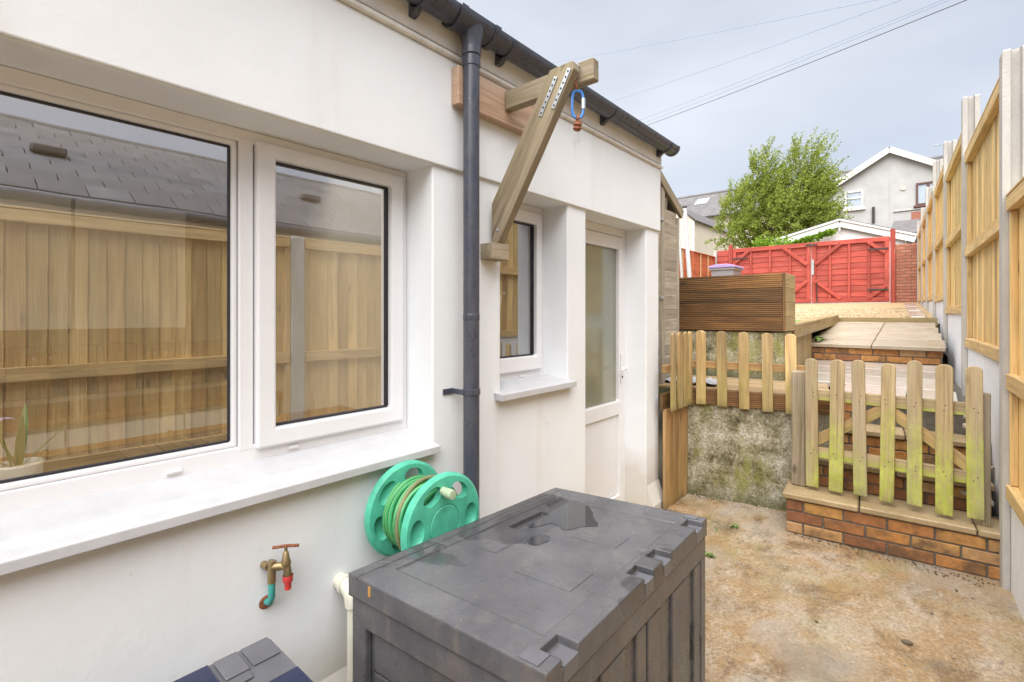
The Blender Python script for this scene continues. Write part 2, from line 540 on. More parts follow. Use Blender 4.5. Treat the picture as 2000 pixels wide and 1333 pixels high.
def m_pierbrick():
    g = G('red_brick')
    v = g.coord()
    n = g.noise(v, 20, 5, 0.6)
    c = g.ramp(g.rand(), [(0, (0.34, 0.13, 0.085)), (1, (0.46, 0.20, 0.13))])
    c = g.mix(1.0, c, g.ramp(n, [(0.25, 0.75), (0.7, 1.12)]), 'MULTIPLY')
    return g.set(c, 0.85, g.bump(n, 0.4, 0.006))

def m_slab(name, c1, c2, rlo=0.18, rhi=0.6):
    g = G(name)
    v = g.coord()
    n = g.noise(v, 4, 8, 0.7, 0.2)
    f = g.noise(v, 60, 5, 0.65)
    c = g.ramp(n, [(0.28, c2), (0.72, c1)])
    c = g.mix(1.0, c, g.ramp(f, [(0.25, 0.82), (0.7, 1.08)]), 'MULTIPLY')
    c = g.mix(1.0, c, g.ramp(g.rand(), [(0, 0.9), (1, 1.08)]), 'MULTIPLY')
    moss = g.noise(v, 8, 5, 0.6)
    c = g.mix(g.math('MULTIPLY', g.ramp(moss, [(0.6, 0), (0.78, 1)]), 0.45), c, (0.20, 0.17, 0.06))
    w = g.ramp(g.noise(v, 3, 4), [(0.4, rlo), (0.62, rhi)])
    return g.set(c, w, g.bump(g.mix(0.5, n, f), 0.3, 0.006))

def m_mossconc():
    g = G('mossy_concrete')
    v = g.coord('Object', False)
    n = g.noise(v, 5.0, 10, 0.76, 0.1)
    f = g.noise(v, 55, 8, 0.75)
    c = g.ramp(n, [(0.37, (0.06, 0.055, 0.03)), (0.45, (0.24, 0.21, 0.115)), (0.52, (0.40, 0.365, 0.255)), (0.62, (0.58, 0.54, 0.45))])
    c = g.mix(1.0, c, g.ramp(f, [(0.36, 0.4), (0.62, 1.28)]), 'MULTIPLY')
    gr = g.noise(v, 4.0, 10, 0.75, 0.1, (1, 1, 0.45))
    c = g.mix(g.math('MULTIPLY', g.ramp(gr, [(0.52, 0.0), (0.62, 1.0)]), 0.65), c, (0.27, 0.28, 0.055))
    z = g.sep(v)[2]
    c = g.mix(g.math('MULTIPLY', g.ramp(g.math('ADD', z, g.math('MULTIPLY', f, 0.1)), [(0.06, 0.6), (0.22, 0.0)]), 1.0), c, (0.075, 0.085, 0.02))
    return g.set(c, 0.85, g.bump(f, 0.7, 0.012, g.bump(n, 0.4, 0.02)))

def m_yard():
    g = G('worn_tan_concrete')
    v = g.coord('Object', False)
    n1 = g.noise(v, 1.5, 6, 0.6, 0.7)
    n2 = g.noise(v, 4.0, 10, 0.7, 0.3, (1.0, 0.65, 1))
    n3 = g.noise(v, 60, 8, 0.75)
    n4 = g.noise(v, 8, 10, 0.78, 0.2, (1.0, 0.6, 1))
    c = g.ramp(n1, [(0.35, (0.33, 0.275, 0.215)), (0.46, (0.40, 0.295, 0.18)), (0.55, (0.46, 0.355, 0.24)), (0.66, (0.46, 0.40, 0.335))])
    c = g.mix(g.ramp(n2, [(0.46, 0.0), (0.62, 0.8)]), c, (0.38, 0.23, 0.10))
    c = g.mix(g.math('MULTIPLY', g.ramp(n2, [(0.32, 1.0), (0.45, 0.0)]), 0.8), c, (0.53, 0.46, 0.38))
    c = g.mix(g.math('MULTIPLY', g.ramp(n4, [(0.53, 0.0), (0.62, 1.0)]), 0.7), c, (0.23, 0.15, 0.075))
    c = g.mix(g.math('MULTIPLY', g.ramp(n4, [(0.36, 1.0), (0.46, 0.0)]), 0.7), c, (0.57, 0.49, 0.39))
    c = g.mix(1.0, c, g.ramp(n3, [(0.34, 0.5), (0.62, 1.2)]), 'MULTIPLY')
    wet = g.noise(v, 1.7, 9, 0.66, 0.5)
    wm = g.ramp(wet, [(0.54, 0.0), (0.62, 1.0)])
    c = g.mix(1.0, c, g.ramp(wm, [(0, 1.0), (1, 0.62)]), 'MULTIPLY')
    gr = g.noise(v, 1.9, 5, 0.6, 0.5)
    c = g.mix(g.math('MULTIPLY', g.ramp(gr, [(0.52, 0.0), (0.70, 1.0)]), 0.5), c, (0.29, 0.265, 0.11))
    gy = g.noise(g.map(v, (1, 1, 1)), 0.8, 3, 0.5, 0.4)
    c = g.mix(g.math('MULTIPLY', g.ramp(gy, [(0.55, 0.0), (0.58, 0.55)]), 0.8), c, (0.37, 0.33, 0.275))
    rough = g.mix(wm, g.ramp(n2, [(0.3, 0.26), (0.7, 0.6)]), (0.10, 0.10, 0.10))
    return g.set(c, rough, g.bump(n3, 0.6, 0.008, g.bump(n4, 0.55, 0.02)))

def m_post():
    g = G('concrete_post')
    v = g.coord()
    n = g.noise(v, 9, 6, 0.6, 0, (1, 1, 0.3))
    f = g.noise(v, 70, 4, 0.7)
    c = g.ramp(n, [(0.3, (0.38, 0.36, 0.33)), (0.7, (0.52, 0.50, 0.465))])
    c = g.mix(g.ramp(f, [(0.62, 0.0), (0.74, 0.55)]), c, (0.22, 0.19, 0.15))
    return g.set(c, 0.85, g.bump(f, 0.6, 0.006))

M = {}
M['render'] = m_render()
M['pvc'] = m_plain('white_pvc', (0.75, 0.75, 0.765), 0.22, 0.02)
M['sill'] = m_plain('white_painted_sill', (0.53, 0.53, 0.545), 0.45, 0.07, 0.08)
M['trim'] = m_plain('cream_trim', (0.74, 0.72, 0.68), 0.75, 0.14, 0.2, 14)
M['fascia'] = m_plain('cream_fascia', (0.83, 0.82, 0.79), 0.7, 0.08, 0.15, 7)
M['glass'] = m_glass('window_glass', 0.38)
M['added_rooflight'] = m_glass('added_rooflight_glass', 0.04)
def m_water():
    g = G('rain_water_film')
    return g.set((0.045, 0.045, 0.05), 0.02, None, Specular_IOR_Level=0.55)
M['water'] = m_water()
M['farglass'] = m_plain('far_window_glass', (0.42, 0.48, 0.55), 0.08, 0.1)
M['farglassdark'] = m_plain('far_dark_window_glass', (0.16, 0.18, 0.20), 0.08, 0.1)
M['obscure'] = m_obscure()
M['gasket'] = m_plain('black_gasket', (0.02, 0.018, 0.025), 0.5)
M['pipe'] = m_pipe()
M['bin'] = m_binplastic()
M['brick'] = m_brick()
M['pierbrick'] = m_pierbrick()
M['mortar'] = m_plain('grey_mortar', (0.13, 0.115, 0.095), 0.95, 0.25, 0.6, 30)
M['slab'] = m_slab('sandstone_slab', (0.46, 0.395, 0.305), (0.35, 0.275, 0.185))
M['slabwet'] = m_slab('wet_pale_slab', (0.56, 0.525, 0.475), (0.46, 0.41, 0.345), 0.05, 0.22)
M['coping'] = m_slab('worn_step_slab', (0.47, 0.355, 0.20), (0.28, 0.205, 0.105), 0.35, 0.8)
M['moss'] = m_mossconc()
M['yard'] = m_yard()
M['post'] = m_post()
M['whitewall'] = m_plain('rough_white_painted_block', (0.74, 0.75, 0.77), 0.8, 0.06, 0.9, 9)
M['metal'] = m_plain('galvanised_steel', (0.50, 0.53, 0.56), 0.4, 0.15, Metallic=0.6)
M['iron'] = m_plain('black_iron', (0.035, 0.03, 0.03), 0.6, 0.2)
M['rust'] = m_plain('rusty_iron', (0.24, 0.085, 0.04), 0.85, 0.35, 0.5, 60)
M['brass'] = m_plain('dull_brass', (0.34, 0.26, 0.14), 0.5, 0.2, Metallic=0.8)
M['blue'] = m_plain('blue_anodised', (0.05, 0.20, 0.55), 0.3, 0.1)
M['mint'] = m_plain('mint_green_plastic', (0.085, 0.47, 0.32), 0.48, 0.22, 0.12, 14)
M['hose'] = m_plain('green_hose', (0.05, 0.33, 0.13), 0.35, 0.15)
M['hoseyellow'] = m_plain('yellow_stripe_hose', (0.30, 0.42, 0.07), 0.4, 0.15)
M['hosebrown'] = m_plain('dirty_hose', (0.20, 0.21, 0.10), 0.6, 0.2)
M['knob'] = m_plain('dirty_pale_green_plastic', (0.36, 0.46, 0.30), 0.55, 0.2)
M['teal'] = m_plain('teal_pipe_lagging', (0.06, 0.36, 0.33), 0.5, 0.15)
M['redplastic'] = m_plain('red_plastic', (0.62, 0.06, 0.06), 0.35)
M['ivorypipe'] = m_plain('ivory_waste_pipe', (0.66, 0.64, 0.54), 0.35, 0.06)
M['navy'] = m_plain('glossy_navy_panel', (0.022, 0.028, 0.06), 0.08, 0.2)
M['lidgrey'] = m_plain('grey_lid_rim', (0.12, 0.12, 0.135), 0.22, 0.12)
M['slate'] = m_plain('slate_roof', (0.135, 0.125, 0.125), 0.7, 0.28, 0.4, 2.5)
def m_tile():
    g = G('dark_roof_tile')
    v = g.coord()
    n = g.noise(v, 9, 5, 0.6)
    c = g.ramp(n, [(0.3, (0.075, 0.075, 0.083)), (0.7, (0.125, 0.125, 0.132))])
    c = g.mix(1.0, c, g.ramp(g.rand(), [(0, 0.78), (1, 1.2)]), 'MULTIPLY')
    return g.set(c, 0.75, g.bump(n, 0.5, 0.004))
M['tile'] = m_tile()
M['pebbledash'] = m_plain('grey_pebbledash', (0.46, 0.455, 0.45), 0.95, 0.10, 0.7, 1.6)
M['creamwall'] = m_plain('cream_rendered_wall', (0.66, 0.605, 0.50), 0.9, 0.06, 0.3, 1.5)
M['whitepaint'] = m_plain('white_paint', (0.79, 0.78, 0.76), 0.5, 0.03)
M['brownframe'] = m_plain('brown_window_frame', (0.11, 0.045, 0.035), 0.5, 0.1)
M['kitchen'] = m_plain('kitchen_wall_paint', (0.70, 0.62, 0.50), 0.8, 0.04)
M['unit'] = m_plain('white_kitchen_unit', (0.80, 0.78, 0.74), 0.35, 0.02)
M['steel'] = m_plain('sink_steel', (0.22, 0.23, 0.25), 0.22, 0.08, Metallic=0.9)
M['socket'] = m_plain('brushed_brass_socket', (0.42, 0.27, 0.13), 0.35, 0.06, Metallic=0.6)
M['tilecream'] = m_plain('cream_wall_tile', (0.52, 0.42, 0.28), 0.25, 0.05)
M['tileblue'] = m_plain('slate_blue_wall_tile', (0.10, 0.14, 0.17), 0.25, 0.08)
M['pot'] = m_plain('white_ceramic_pot', (0.78, 0.78, 0.76), 0.3, 0.02)
M['soil'] = m_plain('potting_soil', (0.10, 0.055, 0.03), 0.95, 0.3, 0.6, 50)
M['plantleaf'] = m_plain('houseplant_leaf', (0.07, 0.22, 0.035), 0.4, 0.2)
M['flower'] = m_plain('lilac_flower', (0.48, 0.38, 0.62), 0.6, 0.1)
M['lilac'] = m_plain('purple_bin_lid', (0.33, 0.25, 0.46), 0.5, 0.1)
M['wheelie'] = m_plain('grey_wheelie_bin', (0.24, 0.24, 0.26), 0.5, 0.08)
M['gravel'] = m_plain('golden_gravel', (0.42, 0.30, 0.165), 0.9, 0.25, 0.8, 22)
M['stone'] = m_plain('gravel_stone', (0.48, 0.37, 0.235), 0.85, 0.25, 0.3, 6)
M['lawn'] = m_plain('green_lawn', (0.15, 0.27, 0.05), 0.95, 0.2, 0.8, 30)
M['earth'] = m_plain('bare_ground', (0.25, 0.20, 0.13), 0.95, 0.2, 0.5, 3)
M['hill'] = m_plain('distant_hillside', (0.16, 0.22, 0.20), 1.0, 0.2, 0.0, 0.05)
M['pole'] = m_plain('pale_grey_pole', (0.60, 0.61, 0.62), 0.4, 0.06)
M['tarp'] = m_plain('grey_plastic_sheet', (0.42, 0.43, 0.46), 0.45, 0.15, 0.3, 14)
M['cable'] = m_plain('cable_blue_grey', (0.26, 0.36, 0.54), 0.6, 0.05)
M['cabledark'] = m_plain('cable_dark', (0.04, 0.05, 0.07), 0.6, 0.05)
M['weed'] = m_plain('weed_leaf', (0.10, 0.18, 0.03), 0.6, 0.25)
M['deadleaf'] = m_plain('fallen_leaf', (0.07, 0.11, 0.035), 0.7, 0.3)
M['pink'] = m_plain('pink_plastic', (0.75, 0.04, 0.20), 0.4)
M['bark'] = m_plain('tree_bark', (0.13, 0.10, 0.07), 0.95, 0.3, 0.8, 6)
M['pebble'] = m_plain('small_pebble', (0.42, 0.36, 0.29), 0.85, 0.3, 0.3, 14)
M['yellow'] = m_plain('ochre_mark', (0.50, 0.26, 0.06), 0.7, 0.2)

def m_leaf(name, a, b):
    g = G(name)
    gm = g.n('ShaderNodeNewGeometry')
    c = g.ramp(gm.outputs['Random Per Island'], [(0.0, a), (0.5, tuple((x + y) / 2 for x, y in zip(a, b))), (1.0, b)])
    g.nt.nodes.remove(g.b)
    d = g.n('ShaderNodeBsdfDiffuse'); t = g.n('ShaderNodeBsdfTranslucent'); mx = g.n('ShaderNodeMixShader')
    g.l(c, d.inputs[0]); g.l(c, t.inputs[0]); mx.inputs[0].default_value = 0.42
    g.l(d.outputs[0], mx.inputs[1]); g.l(t.outputs[0], mx.inputs[2]); g.l(mx.outputs[0], g.out.inputs['Surface'])
    return g.m
M['leaf'] = m_leaf('tree_leaf', (0.13, 0.20, 0.03), (0.46, 0.52, 0.12))
M['ivy'] = m_leaf('ivy_leaf', (0.12, 0.24, 0.02), (0.30, 0.44, 0.06))

# ================================================================== SETTING
def garden_z(y):
    pts = [(4.5, 0.87), (6.6, 0.97), (6.61, 1.106), (8.6, 1.38), (9.0, 1.42), (15.3, 1.77), (30, 2.3), (200, 9)]
    if y <= pts[0][0]: return pts[0][1]
    for (a, za), (b, zb) in zip(pts, pts[1:]):
        if y <= b: return za + (zb - za) * (y - a) / (b - a)
    return pts[-1][1]

def sheet(name, xs, ys, nx, ny, zf, m, kind='structure'):
    bm = bmesh.new()
    V = [[bm.verts.new((xs[0] + (xs[1] - xs[0]) * i / nx, ys[0] + (ys[1] - ys[0]) * j / ny, 0)) for j in range(ny + 1)] for i in range(nx + 1)]
    for row in V:
        for v in row: v.co.z = zf(v.co.x, v.co.y)
    for i in range(nx):
        for j in range(ny):
            bm.faces.new((V[i][j], V[i + 1][j], V[i + 1][j + 1], V[i][j + 1]))
    me = mesh_of(bm, True)
    return tag(link(name, me, m), kind=kind)

sheet('ground', (-900, 900), (-900, 900), 4, 4, lambda x, y: -0.06, M['earth'])
sheet('yard_floor', (-1.7, 0.62), (-4, 4.35), 60, 200,
      lambda x, y: 0.010 * mnoise.noise(Vector((x * 1.6, y * 1.6, 3.1))) + 0.004 * mnoise.noise(Vector((x * 7, y * 7, 1.3))), M['yard'])
def terr(x, y):
    return garden_z(max(y, 9.0)) - 0.02 if y > 8.65 else 0.6
sheet('upper_terrain', (-60, 60), (8.70, 120), 30, 60, lambda x, y: garden_z(y) - 0.03, M['earth'])
sheet('gravel_bed', (-4.7, -0.02), (8.66, 15.6), 30, 60,
      lambda x, y: garden_z(y) + 0.012 * mnoise.noise(Vector((x * 3, y * 3, 0))), M['gravel'])
sheet('lawn', (-4.2, -1.13), (5.32, 8.62), 20, 30, lambda x, y: 1.36 + 0.012 * (y - 5.3) + 0.01 * mnoise.noise(Vector((x * 3, y * 3, 0))), M['lawn'])
sheet('hill', (60, 140), (38, 200), 16, 24,
      lambda x, y: 4 + 26 * math.exp(-((x - 100) / 30) ** 2) * min(1, max(0, (y - 38) / 30)) + 3 * mnoise.noise(Vector((x * .05, y * .05, 0))), M['hill'])

# loose gravel, real stones on the bed
def stones(name, area, n, smin, smax, zf, m, seed=1):
    rnd = random.Random(seed)
    bm = bmesh.new()
    bmesh.ops.create_icosphere(bm, subdivisions=1, radius=1)
    bv = [v.co.copy() for v in bm.verts]
    bm.verts.index_update()
    bf = [[v.index for v in f.verts] for f in bm.faces]
    bm.free()
    verts, faces = [], []
    for _ in range(n):
        x = rnd.uniform(*area[0]); y = rnd.uniform(*area[1])
        s = rnd.uniform(smin, smax)
        c, q = math.cos(x * 99), math.sin(x * 99)
        z = zf(x, y) + s * 0.2
        b0 = len(verts)
        for v in bv:
            k = s * rnd.uniform(0.8, 1.15)
            X, Y = v.x * 1.2 * k, v.y * 0.85 * k
            verts.append((x + c * X - q * Y, y + q * X + c * Y, z + v.z * 0.6 * k))
        faces += [[i + b0 for i in f] for f in bf]
    me = bpy.data.meshes.new('m')
    me.from_pydata(verts, [], faces)
    return link(name, me, m)
tag(stones('gravel_stones', ((-4.4, -0.1), (8.72, 12.5)), 3200, 0.012, 0.026, lambda x, y: garden_z(y), M['stone']),
    'loose golden gravel stones spread before the red gates', 'gravel', kind='stuff')

# ================================================================== THE HOUSE
house = thing('rendered_house', 'white rendered single storey house wall with gutter, two windows and a door', 'house', (-1.64, 0, 0))
WX = -1.64
OPEN = [(-0.55, 1.364, 0.955, 2.145), (1.80, 2.39, 1.075, 2.145), (2.59, 3.43, 0.0, 2.145)]
def keep(y, z):
    return not any(a < y < b and c < z < d for a, b, c, d in OPEN)
wall = link('wall', grid_solid([-3.2, -0.55, 1.364, 1.80, 2.39, 2.59, 3.43, 3.65], [-0.05, 0.0, 0.955, 1.075, 2.145, 2.90], keep, -1.92, WX), M['render'], house)
bev(wall, 0.007, 2)
# the upper band stands a little proud of the wall below
bev(box('lintel_band', (WX + 0.001, WX + 0.016), (-3.2, 3.652), (2.147, 2.63), M['render'], house, 0), 0.005, 2)
bev(link('drip_trim', prism_mesh([(0, 0), (0.034, 0.004), (0.034, 0.018), (0.026, 0.025), (0, 0.028)], 6.86), M['trim'], house,
     Matrix.Translation((WX + 0.001, 0.228, 2.632))), 0.003, 2)
box('fascia_board', (WX + 0.001, WX + 0.022), (-3.2, 3.655), (2.669, 2.86), M['fascia'], house, 0.003)
# bell-cast at the foot of the wall
for a, b in ((-3.2, 2.585), (3.44, 3.65)):
    link('bell_cast', prism_mesh([(0, -0.02), (0.045, -0.02), (0.05, 0.05), (0.02, 0.14), (0, 0.20)], b - a), M['render'], house,
         Matrix.Translation((WX + 0.001, (a + b) / 2, 0)))
box('end_wall', (-5.2, -1.922), (3.40, 3.648), (-0.05, 3.0), M['render'], house, 0)
for (xa, xb, ya, yb) in ((-1.63, -2.02, -3.2, 3.66), (-2.72, -5.3, -3.2, 3.66), (-2.02, -2.72, -3.2, -2.6), (-2.02, -2.72, 1.4, 3.66)):
    rz = lambda x: 2.845 + (-1.63 - x) * 0.289
    bar('roof', (xa, (ya + yb) / 2, rz(xa)), (xb, (ya + yb) / 2, rz(xb)), yb - ya, 0.06, M['slate'], house)
bar('added_rooflight', (-2.02, -0.6, rz(-2.02)), (-2.72, -0.6, rz(-2.72)), 4.0, 0.02, M['added_rooflight'], house, 0)  # unseen roof opening with glass, added to brighten the kitchen

# rooms inside
shell = link('room_shell', boxes_mesh([
    ((-4.1, -4.0), (-3.1, 3.39), (0, 2.5)), ((-4.0, -3.7), (-3.2, -3.1), (0, 2.5)), ((-3.7, -1.925), (-3.2, -3.1), (2.2, 2.5)), ((-4.0, -1.925), (1.50, 1.60), (0, 2.42)),  # gap in this end wall added out of view to let more light in
    ((-4.0, -1.925), (-3.1, 3.39), (-0.02, 0.06)), ((-4.0, -1.925), (-3.1, -2.6), (2.42, 2.5)), ((-4.0, -1.925), (1.4, 3.39), (2.42, 2.5)), ((-4.0, -2.72), (-2.6, 1.4), (2.42, 2.5)), ((-2.02, -1.925), (-2.6, 1.4), (2.42, 2.5)), ((-4.0, -1.925), (2.44, 2.54), (0.06, 2.42))]), M['kitchen'], house)
for i, y in enumerate([-1.0 + 0.2 * k for k in range(12)]):
    box('wall_tile', (-3.999, -3.988), (y + 0.003, y + 0.197), (1.0, 1.15), M['tileblue'] if i % 2 else M['tilecream'], shell, 0.002)
for k in range(12):
    y = -1.0 + 0.2 * k
    box('wall_tile', (-3.999, -3.988), (y + 0.003, y + 0.197), (1.155, 1.305), M['tilecream'], shell, 0.002)

# --- large window
win = ring('window', -0.549, 1.363, 0.962, 2.144, (0.05, 0.045, 0.075, 0.045), -1.89, -1.82, M['pvc'], house)
tag(win, 'large kitchen window, fixed pane and one casement')
box('mullion', (-1.888, -1.8185), (0.652, 0.700), (1.02, 2.115), M['pvc'], win, 0.004)
ring('bead', -0.499, 0.650, 1.037, 2.10, 0.018, -1.86, -1.828, M['pvc'], win, 0.006)
ring('gasket', -0.482, 0.634, 1.054, 2.084, 0.007, -1.857, -1.842, M['gasket'], win, 0)
box('pane', (-1.856, -1.850), (-0.478, 0.630), (1.058, 2.08), M['glass'], win, 0)
sash = ring('casement', 0.704, 1.330, 1.022, 2.112, (0.066, 0.066, 0.066, 0.055), -1.862, -1.796, M['pvc'], win, 0.008)
ring('gasket', 0.770, 1.264, 1.088, 2.057, 0.007, -1.845, -1.822, M['gasket'], win, 0)
box('pane', (-1.840, -1.834), (0.775, 1.259), (1.093, 2.052), M['glass'], win, 0)
for y in (0.46, 0.84):
    link('drain_cap', tube_mesh([(-1.817, y - 0.02, 1.0), (-1.817, y + 0.02, 1.0)], 0.008, 8), M['pvc'], win)
sl = link('window_sill', prism_mesh([(0, -0.02), (0.20, -0.045), (0.20, -0.075), (0.245, -0.078), (0.245, -0.048), (0.235, -0.044), (0, 0.0)], 1.945), M['sill'], house,
     Matrix.Translation((-1.835, 0.395, 0.985)))
bev(sl, 0.003, 2)

# --- small window
w2 = ring('window', 1.801, 2.389, 1.115, 2.144, (0.04, 0.04, 0.05, 0.04), -1.89, -1.82, M['pvc'], house)
tag(w2, 'small window beside the door')
ring('casement', 1.842, 2.349, 1.166, 2.103, (0.05, 0.05, 0.085, 0.07), -1.862, -1.796, M['pvc'], w2, 0.008)
ring('gasket', 1.892, 2.299, 1.251, 2.033, 0.007, -1.845, -1.822, M['gasket'], w2, 0)
box('pane', (-1.840, -1.834), (1.897, 2.294), (1.256, 2.028), M['glass'], w2, 0)
tube('handle', [(-1.90, 2.12, 1.62), (-1.92, 2.12, 1.62), (-1.925, 2.115, 1.60), (-1.925, 2.09, 1.48)], 0.009, M['pvc'], w2, 8)
link('drain_cap', tube_mesh([(-1.817, 2.16, 1.135), (-1.817, 2.20, 1.135)], 0.007, 8), M['pvc'], w2)
sl = link('window_sill', prism_mesh([(0, -0.01), (0.20, -0.014), (0.20, -0.045), (0.245, -0.048), (0.245, -0.015), (0.235, -0.012), (0, 0.012)], 0.66), M['sill'], house,
     Matrix.Translation((-1.835, 2.085, 1.118)))
bev(sl, 0.003, 2)

# --- door
door = ring('door', 2.591, 3.429, 0.01, 2.144, (0.05, 0.05, 0.03, 0.06), -1.88, -1.81, M['pvc'], house)
tag(door, 'white panelled back door with obscured glass')
bev(link('door_leaf', grid_solid([2.645, 2.725, 3.312, 3.376], [0.045, 0.13, 0.735, 0.84, 1.985, 2.08],
     lambda y, z: not (2.725 < y < 3.312 and (0.13 < z < 0.735 or 0.84 < z < 1.985)), -1.865, -1.80), M['pvc'], door), 0.007, 2)
box('lower_panel', (-1.85, -1.817), (2.727, 3.31), (0.132, 0.733), M['pvc'], door, 0.004)
box('pane', (-1.838, -1.828), (2.727, 3.31), (0.842, 1.983), M['obscure'], door, 0)
bev(box('handle_plate', (-1.799, -1.790), (3.325, 3.352), (0.98, 1.20), M['pvc'], door, 0), 0.003)
tube('handle', [(-1.79, 3.338, 1.085), (-1.755, 3.338, 1.085), (-1.75, 3.33, 1.085), (-1.748, 3.24, 1.080)], 0.008, M['pvc'], door, 8)
link('lock', lathe_mesh([(0, 0), (0.008, 0), (0.008, 0.004), (0, 0.004)], 12), M['iron'], door, axis_matrix((-1.79, 3.338, 1.02), (1, 0, 0)))
box('threshold', (-1.84, -1.64), (2.60, 3.42), (0.0, 0.035), M['coping'], door, 0.004)

# --- gutter and downpipe
GX, GZ = -1.552, 2.795
def half_gutter(y0, y1, r, th=0.004, a0=180, a1=360, n=18):
    bm = bmesh.new()
    rows = []
    for y in (y0, y1):
        o_, i_ = [], []
        for k in range(n + 1):
            a = R(a0 + (a1 - a0) * k / n)
            o_.append(bm.verts.new((GX + r * math.cos(a), y, GZ + r * math.sin(a))))
            i_.append(bm.verts.new((GX + (r - th) * math.cos(a), y, GZ + (r - th) * math.sin(a))))
        rows.append(o_ + i_[::-1])
    n2 = len(rows[0])
    for k in range(n2):
        bm.faces.new((rows[0][k], rows[0][(k + 1) % n2], rows[1][(k + 1) % n2], rows[1][k]))
    for r_ in rows:
        o_, i_ = r_[:n + 1], r_[n + 1:][::-1]
        for k in range(n):
            bm.faces.new((o_[k], o_[k + 1], i_[k + 1], i_[k]))
    bmesh.ops.recalc_face_normals(bm, faces=bm.faces)
    return smooth_by_angle(mesh_of(bm), 40)
gut = link('gutter', half_gutter(-3.2, 3.70, 0.060), M['pipe'], house)
link('end_cap', half_gutter(3.675, 3.706, 0.0635, 0.06), M['pipe'], gut)
link('outlet', half_gutter(1.40, 1.63, 0.067), M['pipe'], gut)
for y0 in (1.395, 1.60):
    link('outlet_rim', half_gutter(y0, y0 + 0.035, 0.072), M['pipe'], gut)
link('outlet_neck', lathe_mesh([(0.060, 0.02), (0.052, -0.02), (0.044, -0.05), (0.042, -0.085), (0, -0.085)], 24), M['pipe'], gut, Matrix.Translation((GX, 1.512, GZ - 0.045)))
for y in (-1.4, -0.5, 0.3, 1.22, 1.735, 2.72, 3.56):
    b_ = link('bracket', half_gutter(y, y + 0.03, 0.066, 0.006, 180, 350), M['pipe'], gut)
    link('bracket_arm', prism_mesh([(0, 0.06), (0, -0.085), (0.025, -0.085), (0.072, -0.046), (0.03, 0.02), (0.025, 0.06)], 0.03), M['pipe'], b_,
         Matrix.Translation((WX + 0.022, y + 0.015, GZ)))
dp = link('downpipe', tube_mesh([(GX, 1.512, 0.02), (GX, 1.512, 0.9), (GX, 1.512, 1.8), (GX, 1.512, GZ - 0.12)], 0.036, 24), M['pipe'], house)
for z, r, h in ((GZ - 0.155, 0.0425, 0.05), (GZ - 0.205, 0.040, 0.05), (1.47, 0.0375, 0.03)):
    link('pipe_collar', lathe_mesh([(0.036, 0), (r, 0.004), (r, h - 0.004), (0.036, h)], 24), M['pipe'], dp, Matrix.Translation((GX, 1.512, z)))
clip = link('pipe_clip', lathe_mesh([(0.0362, 0), (0.040, 0.002), (0.040, 0.026), (0.0362, 0.028)], 24), M['pipe'], dp, Matrix.Translation((GX, 1.512, 1.14)))
box('clip_arm', (GX - 0.088, GX - 0.005), (1.468, 1.474), (1.142, 1.166), M['pipe'], dp, 0.001)
box('clip_foot', (WX + 0.0015, WX + 0.008), (1.42, 1.48), (1.142, 1.166), M['pipe'], dp, 0.001)

# ================================================================== KITCHEN THINGS (seen through the window)
cb = thing('wall_cabinet', 'pale wall cabinet hung on the kitchen wall behind the large window', 'cabinet', (-3.8, 0, 1.41))
box('carcass', (-3.985, -3.66), (-1.2, 0.99), (1.42, 2.15), M['unit'], cb, 0.003)
for y in (-1.2, -0.65, -0.1, 0.45):
    box('door', (-3.655, -3.635), (y + 0.004, y + 0.536), (1.412, 2.15), M['unit'], cb, 0.003)
bu = thing('kitchen_base_units', 'white base units with wooden worktop along the far kitchen wall', 'kitchen unit', (-3.7, 0, 0.06))
box('carcass', (-3.985, -3.42), (-1.2, 1.48), (0.07, 0.92), M['unit'], bu, 0.003)
box('worktop', (-3.985, -3.38), (-1.2, 1.485), (0.925, 0.965), wood('worktop', 'Y'), bu, 0.003)
for k in range(5):
    y = -1.2 + 0.53 * k
    d = box('door', (-3.418, -3.40), (y + 0.004, y + 0.522), (0.16, 0.90), M['unit'], bu, 0.003)
    link('knob', lathe_mesh([(0, 0.022), (0.016, 0.018), (0.016, 0.012), (0.006, 0.008), (0.006, 0)], 12), M['socket'], d, axis_matrix((-3.40, y + 0.45, 0.80), (1, 0, 0)))
ct = thing('kitchen_counter', 'wooden worktop under the large kitchen window with inset sink', 'worktop', (-2.2, 0, 0.06))
box('worktop', (-2.62, -1.93), (-1.6, 0.02), (0.925, 0.965), wood('worktop', 'Y'), ct, 0.003)
box('worktop', (-2.62, -1.93), (0.905, 1.49), (0.925, 0.965), wood('worktop', 'Y'), ct, 0.003)
box('worktop', (-2.62, -2.48), (0.022, 0.903), (0.925, 0.965), wood('worktop', 'Y'), ct, 0.003)
box('base_unit', (-2.58, -1.935), (-1.6, 1.49), (0.07, 0.75), M['unit'], ct, 0.003)
sk = thing('kitchen_sink', 'dark steel sink and drainer set in the worktop behind the glass', 'sink', (-2.2, 0.45, 0.93))
skm = ring('rim', 0.025, 0.90, -2.475, -1.935, (0.03, 0.03, 0.05, 0.04), 0, 0.012, M['steel'], None, 0.004)
skm.matrix_basis = Matrix(((0, 0, 1, 0), (0, 1, 0, 0), (1, 0, 0, 0.962), (0, 0, 0, 1)))
attach(skm, sk)
link('bowl', boxes_mesh([((-2.44, -1.97), (0.05, 0.06), (0.80, 0.965)), ((-2.44, -1.97), (0.43, 0.44), (0.80, 0.965)), ((-2.44, -2.43), (0.06, 0.43), (0.80, 0.965)),
     ((-1.98, -1.97), (0.06, 0.43), (0.80, 0.965)), ((-2.44, -1.97), (0.05, 0.44), (0.79, 0.80))]), M['steel'], sk)
box('drainer', (-2.43, -1.975), (0.44, 0.875), (0.955, 0.968), M['steel'], sk, 0.002)
